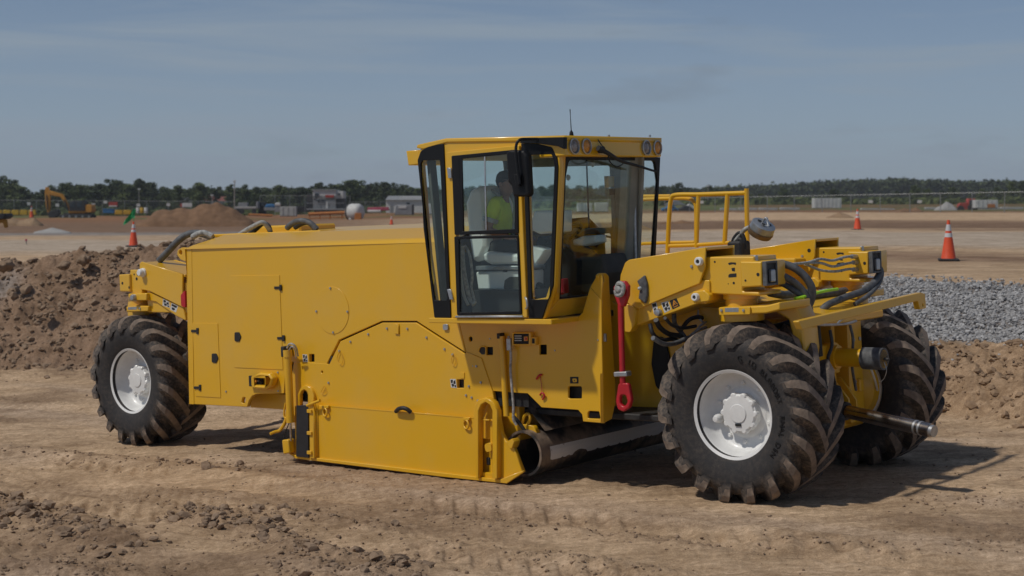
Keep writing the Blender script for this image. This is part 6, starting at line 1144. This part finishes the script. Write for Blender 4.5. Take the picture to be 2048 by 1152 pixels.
for k, (w, zb, nb, li, sz) in enumerate(((3.3, .12, 16, 0, .27), (3.0, .18, 13, 1, .26), (2.5, .26, 11, 0, .24), (3.9, .10, 20, 1, .30), (2.3, .32, 9, 2, .24), (3.4, .08, 15, 2, .28), (2.0, .42, 8, 0, .22))):
    cm = crown_mesh('crown', 40+k, 10., w, zb, nb, 3600, sz*.62); cm.materials.append(leaf[li]); tm = trunk_mesh(60+k); tm.materials.append(bark); PROT.append((cm, tm))
def tree(px, ytop, d, k, label, group, base=None, wide=1.):
    g = ground_at(px, d); h = at(px, ytop, d).z-g.z; r = empty('tree', g, random.uniform(0, 6.28)); s = h/9.9; r.scale = (s*wide, s*wide, s); tag(r, label, 'tree', group); child('crown', PROT[k][0], r); child('trunk', PROT[k][1], r); return r
topL = ([-80, 0, 20, 40, 62, 85, 105, 130, 160, 182, 200, 220, 240, 262, 280, 300, 330, 360, 400, 430, 460, 490, 520, 560, 600, 640, 665, 690, 710, 740, 770, 790, 812, 835, 870, 920, 1000, 1100, 1200, 1330], [346, 345, 352, 362, 378, 376, 366, 358, 360, 357, 363, 355, 354, 362, 349, 362, 367, 365, 360, 368, 360, 365, 366, 366, 365, 362, 360, 356, 350, 352, 357, 364, 363, 368, 364, 366, 362, 364, 362, 370])
spec = {0: 'tall dark tree at the far left edge of the tree line', 8: 'leafy tree directly behind the excavator boom', 14: 'tallest feathery tree above the green flag', 20: 'tree with thin top behind the lamp pole', 28: 'bright tall tree right of the site office', 29: 'round bushy tree above the water tank'}
LBL = 'darker tree of the back row behind the left fence'
LMK = [(-60, 'left picture edge'), (20, 'yellow barriers'), (63, 'distant cone by the excavator'), (95, 'excavator stick'), (128, 'excavator boom'), (155, 'excavator cab'), (182, 'excavator counterweight'), (201, 'blue box'), (222, 'red sign board'), (243, 'yellow barrier pair'), (262, 'green flag'), (284, 'drums'), (310, 'left end of the soil heap'), (340, 'saddle of the soil heap'), (369, 'grey-roofed house'), (405, 'red-roofed house'), (435, 'peak of the soil heap'), (462, 'lamp pole'), (492, 'flatbed trailer'), (522, 'dark truck'), (545, 'blue tarpaulin'), (576, 'concrete blocks'), (604, 'dark container'), (650, 'site office'), (686, 'open bay of the site office'), (708, 'water tank'), (740, 'pink sheeting'), (770, 'gable of the white building'), (795, 'grey crate'), (830, 'cab of the yellow machine')]
LMR = [(1333, 'rear post of the handrail'), (1352, 'corner of the handrail'), (1395, 'middle posts of the handrail'), (1452, 'third post of the handrail'), (1493, 'tall end post of the handrail'), (1523, 'stalk lamp'), (1582, 'tiny yellow excavator'), (1629, 'rear of the white box trailer'), (1680, 'front of the white box trailer'), (1715, 'farther traffic cone'), (1740, 'right end of the first barriers'), (1820, 'debris heap'), (1856, 'left foot of the gravel heap'), (1890, 'grey gravel heap'), (1932, 'red tractor'), (1973, 'white trailer with orange end'), (2000, 'right end of that white trailer'), (2040, 'right picture edge')]
USED = set()
def where(px, LM, kind):
    for dist, lm in sorted((abs(px-q), (q, n)) for q, n in LM):
        side = 'straight above' if dist < 5 else ('just left of' if px < lm[0] else 'just right of'); t = '%s %s the %s' % (kind, side, lm[1])
        if t not in USED and dist < 60: USED.add(t); return t
    return None
for i, (px, yt) in enumerate(zip(*topL)):
    if px > 860: continue
    tree(px, yt+random.uniform(-4, 3), random.uniform(385, 425), (0, 1, 3, 5, 2)[i % 5] if i not in (14, 20) else (6 if i == 14 else 4), spec.get(i) or where(px, LMK, 'leafy front-row tree') or LBL, 'trees behind the left fence', wide=random.uniform(1.1, 1.5))
for i in range(34):
    px = -60+i*27+random.uniform(-6, 6); tree(px, np.interp(px, *topL)+random.uniform(4, 12), random.uniform(440, 490), random.choice((0, 1, 3, 5)), LBL, 'trees behind the left fence', wide=random.uniform(1.2, 1.5))
for i in range(20):
    px = 868+i*24; tree(px, np.interp(px, *topL)+random.uniform(-2, 6), random.uniform(400, 470), random.choice((0, 1, 3, 5)), 'tree seen through or beside the cab glass', 'trees behind the cab', wide=1.2)
for i in range(15): tree(-110-i*27, 352+random.uniform(-6, 8), random.uniform(395, 450), random.choice((0, 1, 3, 5)), 'tree continuing the row beyond the left picture edge', 'trees beyond the picture edges', wide=1.35)
for i in range(13): tree(2075+i*28, 366+random.uniform(-8, 8), random.uniform(395, 450), random.choice((0, 1, 3, 5)), 'tree continuing the row beyond the right picture edge', 'trees beyond the picture edges', wide=1.35)
specR = {1358: 'tree with round crown above the handrail corner', 1422: 'round-topped tree above the middle of the handrail', 2022: 'dark bushy tree above the fence at the right edge'}
for px, yt in ((1330, 378), (1345, 374), (1358, 361), (1376, 374), (1398, 379), (1422, 367), (1446, 377), (1470, 380), (1500, 386), (1522, 384), (1568, 372), (1598, 388), (1640, 385), (1668, 375), (1690, 384), (1735, 390), (1795, 380), (1832, 368), (1856, 374), (1884, 378), (1905, 372), (1940, 384), (1965, 374), (1998, 372), (2022, 358), (2046, 357)):
    tree(px, yt, random.uniform(395, 440), random.choice((1, 3, 5, 0)), specR.get(px) or where(px, LMR, 'green tree before the ridge') or 'green tree standing before the wooded ridge on the right', 'trees before the right ridge', wide=random.uniform(1.1, 1.5))
for px, yt, k in ((1790, 409, 5), (1850, 408, 5), (1690, 407, 3), (1500, 404, 3), (1425, 405, 5), (1385, 404, 3), (782, 407, 4), (1560, 405, 5), (1600, 406, 3), (2010, 408, 5), (100, 398, 5), (30, 402, 3), (250, 404, 5), (340, 405, 3)):
    tree(px, yt, 330, k, (where(px, LMR, 'low green bush') if px > 900 else where(px, LMK, 'low green bush')) if px != 782 else 'small pointed green tree before the white building', 'bushes behind the fences', wide=1.6 if px != 782 else .9)
# wooded ridge far right and wood filling the gaps of the left row
def wood(name, pxs, ytop, d, n, li, label, size, dep=60., ybase=420):
    rg = np.random.default_rng(len(name)+n); px = rg.uniform(pxs[0], pxs[-1], n//40); yt = np.interp(px, pxs, ytop); C = []; N = []
    for a, b in zip(px, yt):
        dd = d+rg.uniform(0, dep); top = at(a, b, d); top.y = dd; hh = rg.uniform(.0, 1.)**1.6*(ybase-b)*.8; z = HCAM+(415-b-hh+rg.normal()*1.8)/FPX*d; rad = rg.uniform(.5, 1.0)**2*3.0*d/500
        dv_ = rg.normal(size=(40, 3)); dv_ /= np.linalg.norm(dv_, axis=1)[:, None]; C.append(np.array([top.x*dd/d, dd, z-rad*.8])+dv_*rad*(.5+.5*rg.random((40, 1)))); N.append(dv_+.5*rg.normal(size=(40, 3)))
    C = np.concatenate(C); N = np.concatenate(N); N /= np.linalg.norm(N, axis=1)[:, None]; V, Fc = quads(C, N, size, rg); o = obj(name, mesh_np(name, V, Fc), leaf[li]); tag(o, label, 'wood', kind='stuff')
wood('wooded_ridge', [1290, 1340, 1400, 1450, 1500, 1560, 1600, 1640, 1680, 1740, 1800, 1850, 1900, 1950, 2000, 2060, 2150, 2550], [374, 373, 377, 373, 370, 368, 366, 361, 361, 357, 355, 358, 360, 361, 362, 360, 358, 364], 820, 170000, 0, 'dark wooded ridge along the right horizon', .62)
wood('far_wood', [-560, -150, 0, 62, 130, 240, 330, 430, 520, 640, 710, 790, 900, 1330], [364, 360, 362, 385, 370, 368, 374, 376, 376, 372, 366, 374, 374, 378], 520, 110000, 0, 'distant dark wood behind the left tree row', .42)
# rough grass strip behind the fences
rg = np.random.default_rng(77); n = 16000; px = rg.uniform(-80, 2140, n); d = rg.uniform(305, 380, n); X = (px-1024)/FPX*d; Zg, _ = terrain(X, d, False); hgt = rg.uniform(.2, 1.3, n)*(.5+.8*np.clip(fbm(X*.05, d*.05, 3, 5)+.4, 0, 1.2)); wq = rg.uniform(.3, .9, n); ang = rg.uniform(-.6, .6, n)
V = np.stack([np.stack([X-wq*np.cos(ang), d-wq*np.sin(ang), Zg-.1], -1), np.stack([X+wq*np.cos(ang), d+wq*np.sin(ang), Zg-.1], -1), np.stack([X+wq*.7*np.cos(ang), d+wq*np.sin(ang), Zg+hgt], -1), np.stack([X-wq*.6*np.cos(ang), d-wq*np.sin(ang), Zg+hgt*.8], -1)], 1).reshape(-1, 3)
tag(obj('rough_grass', mesh_np('rough_grass', V, np.arange(4*n).reshape(n, 4)), leaf[2]), 'rough green grass strip behind the fences', 'grass', kind='stuff')

# ------------------------------------------------------------------ summer haze
hz = mesh_np('haze', [(x_, y_, z_) for x_ in (-3100, 3100) for y_ in (-60, 3100) for z_ in (-30, 60)], [(0, 1, 3, 2), (4, 6, 7, 5), (0, 4, 5, 1), (2, 3, 7, 6), (0, 2, 6, 4), (1, 5, 7, 3)])
hm_ = bpy.data.materials.new('haze_air'); hm_.use_nodes = True; hn = hm_.node_tree; hn.nodes.clear(); ho = hn.nodes.new('ShaderNodeOutputMaterial'); hv = hn.nodes.new('ShaderNodeVolumePrincipled'); hv.inputs['Color'].default_value = (.86, .90, .96, 1); hv.inputs['Density'].default_value = .00018; hn.links.new(hv.outputs[0], ho.inputs['Volume'])
tag(obj('haze', hz, hm_), 'thin pale summer haze over the site', 'haze', kind='stuff')
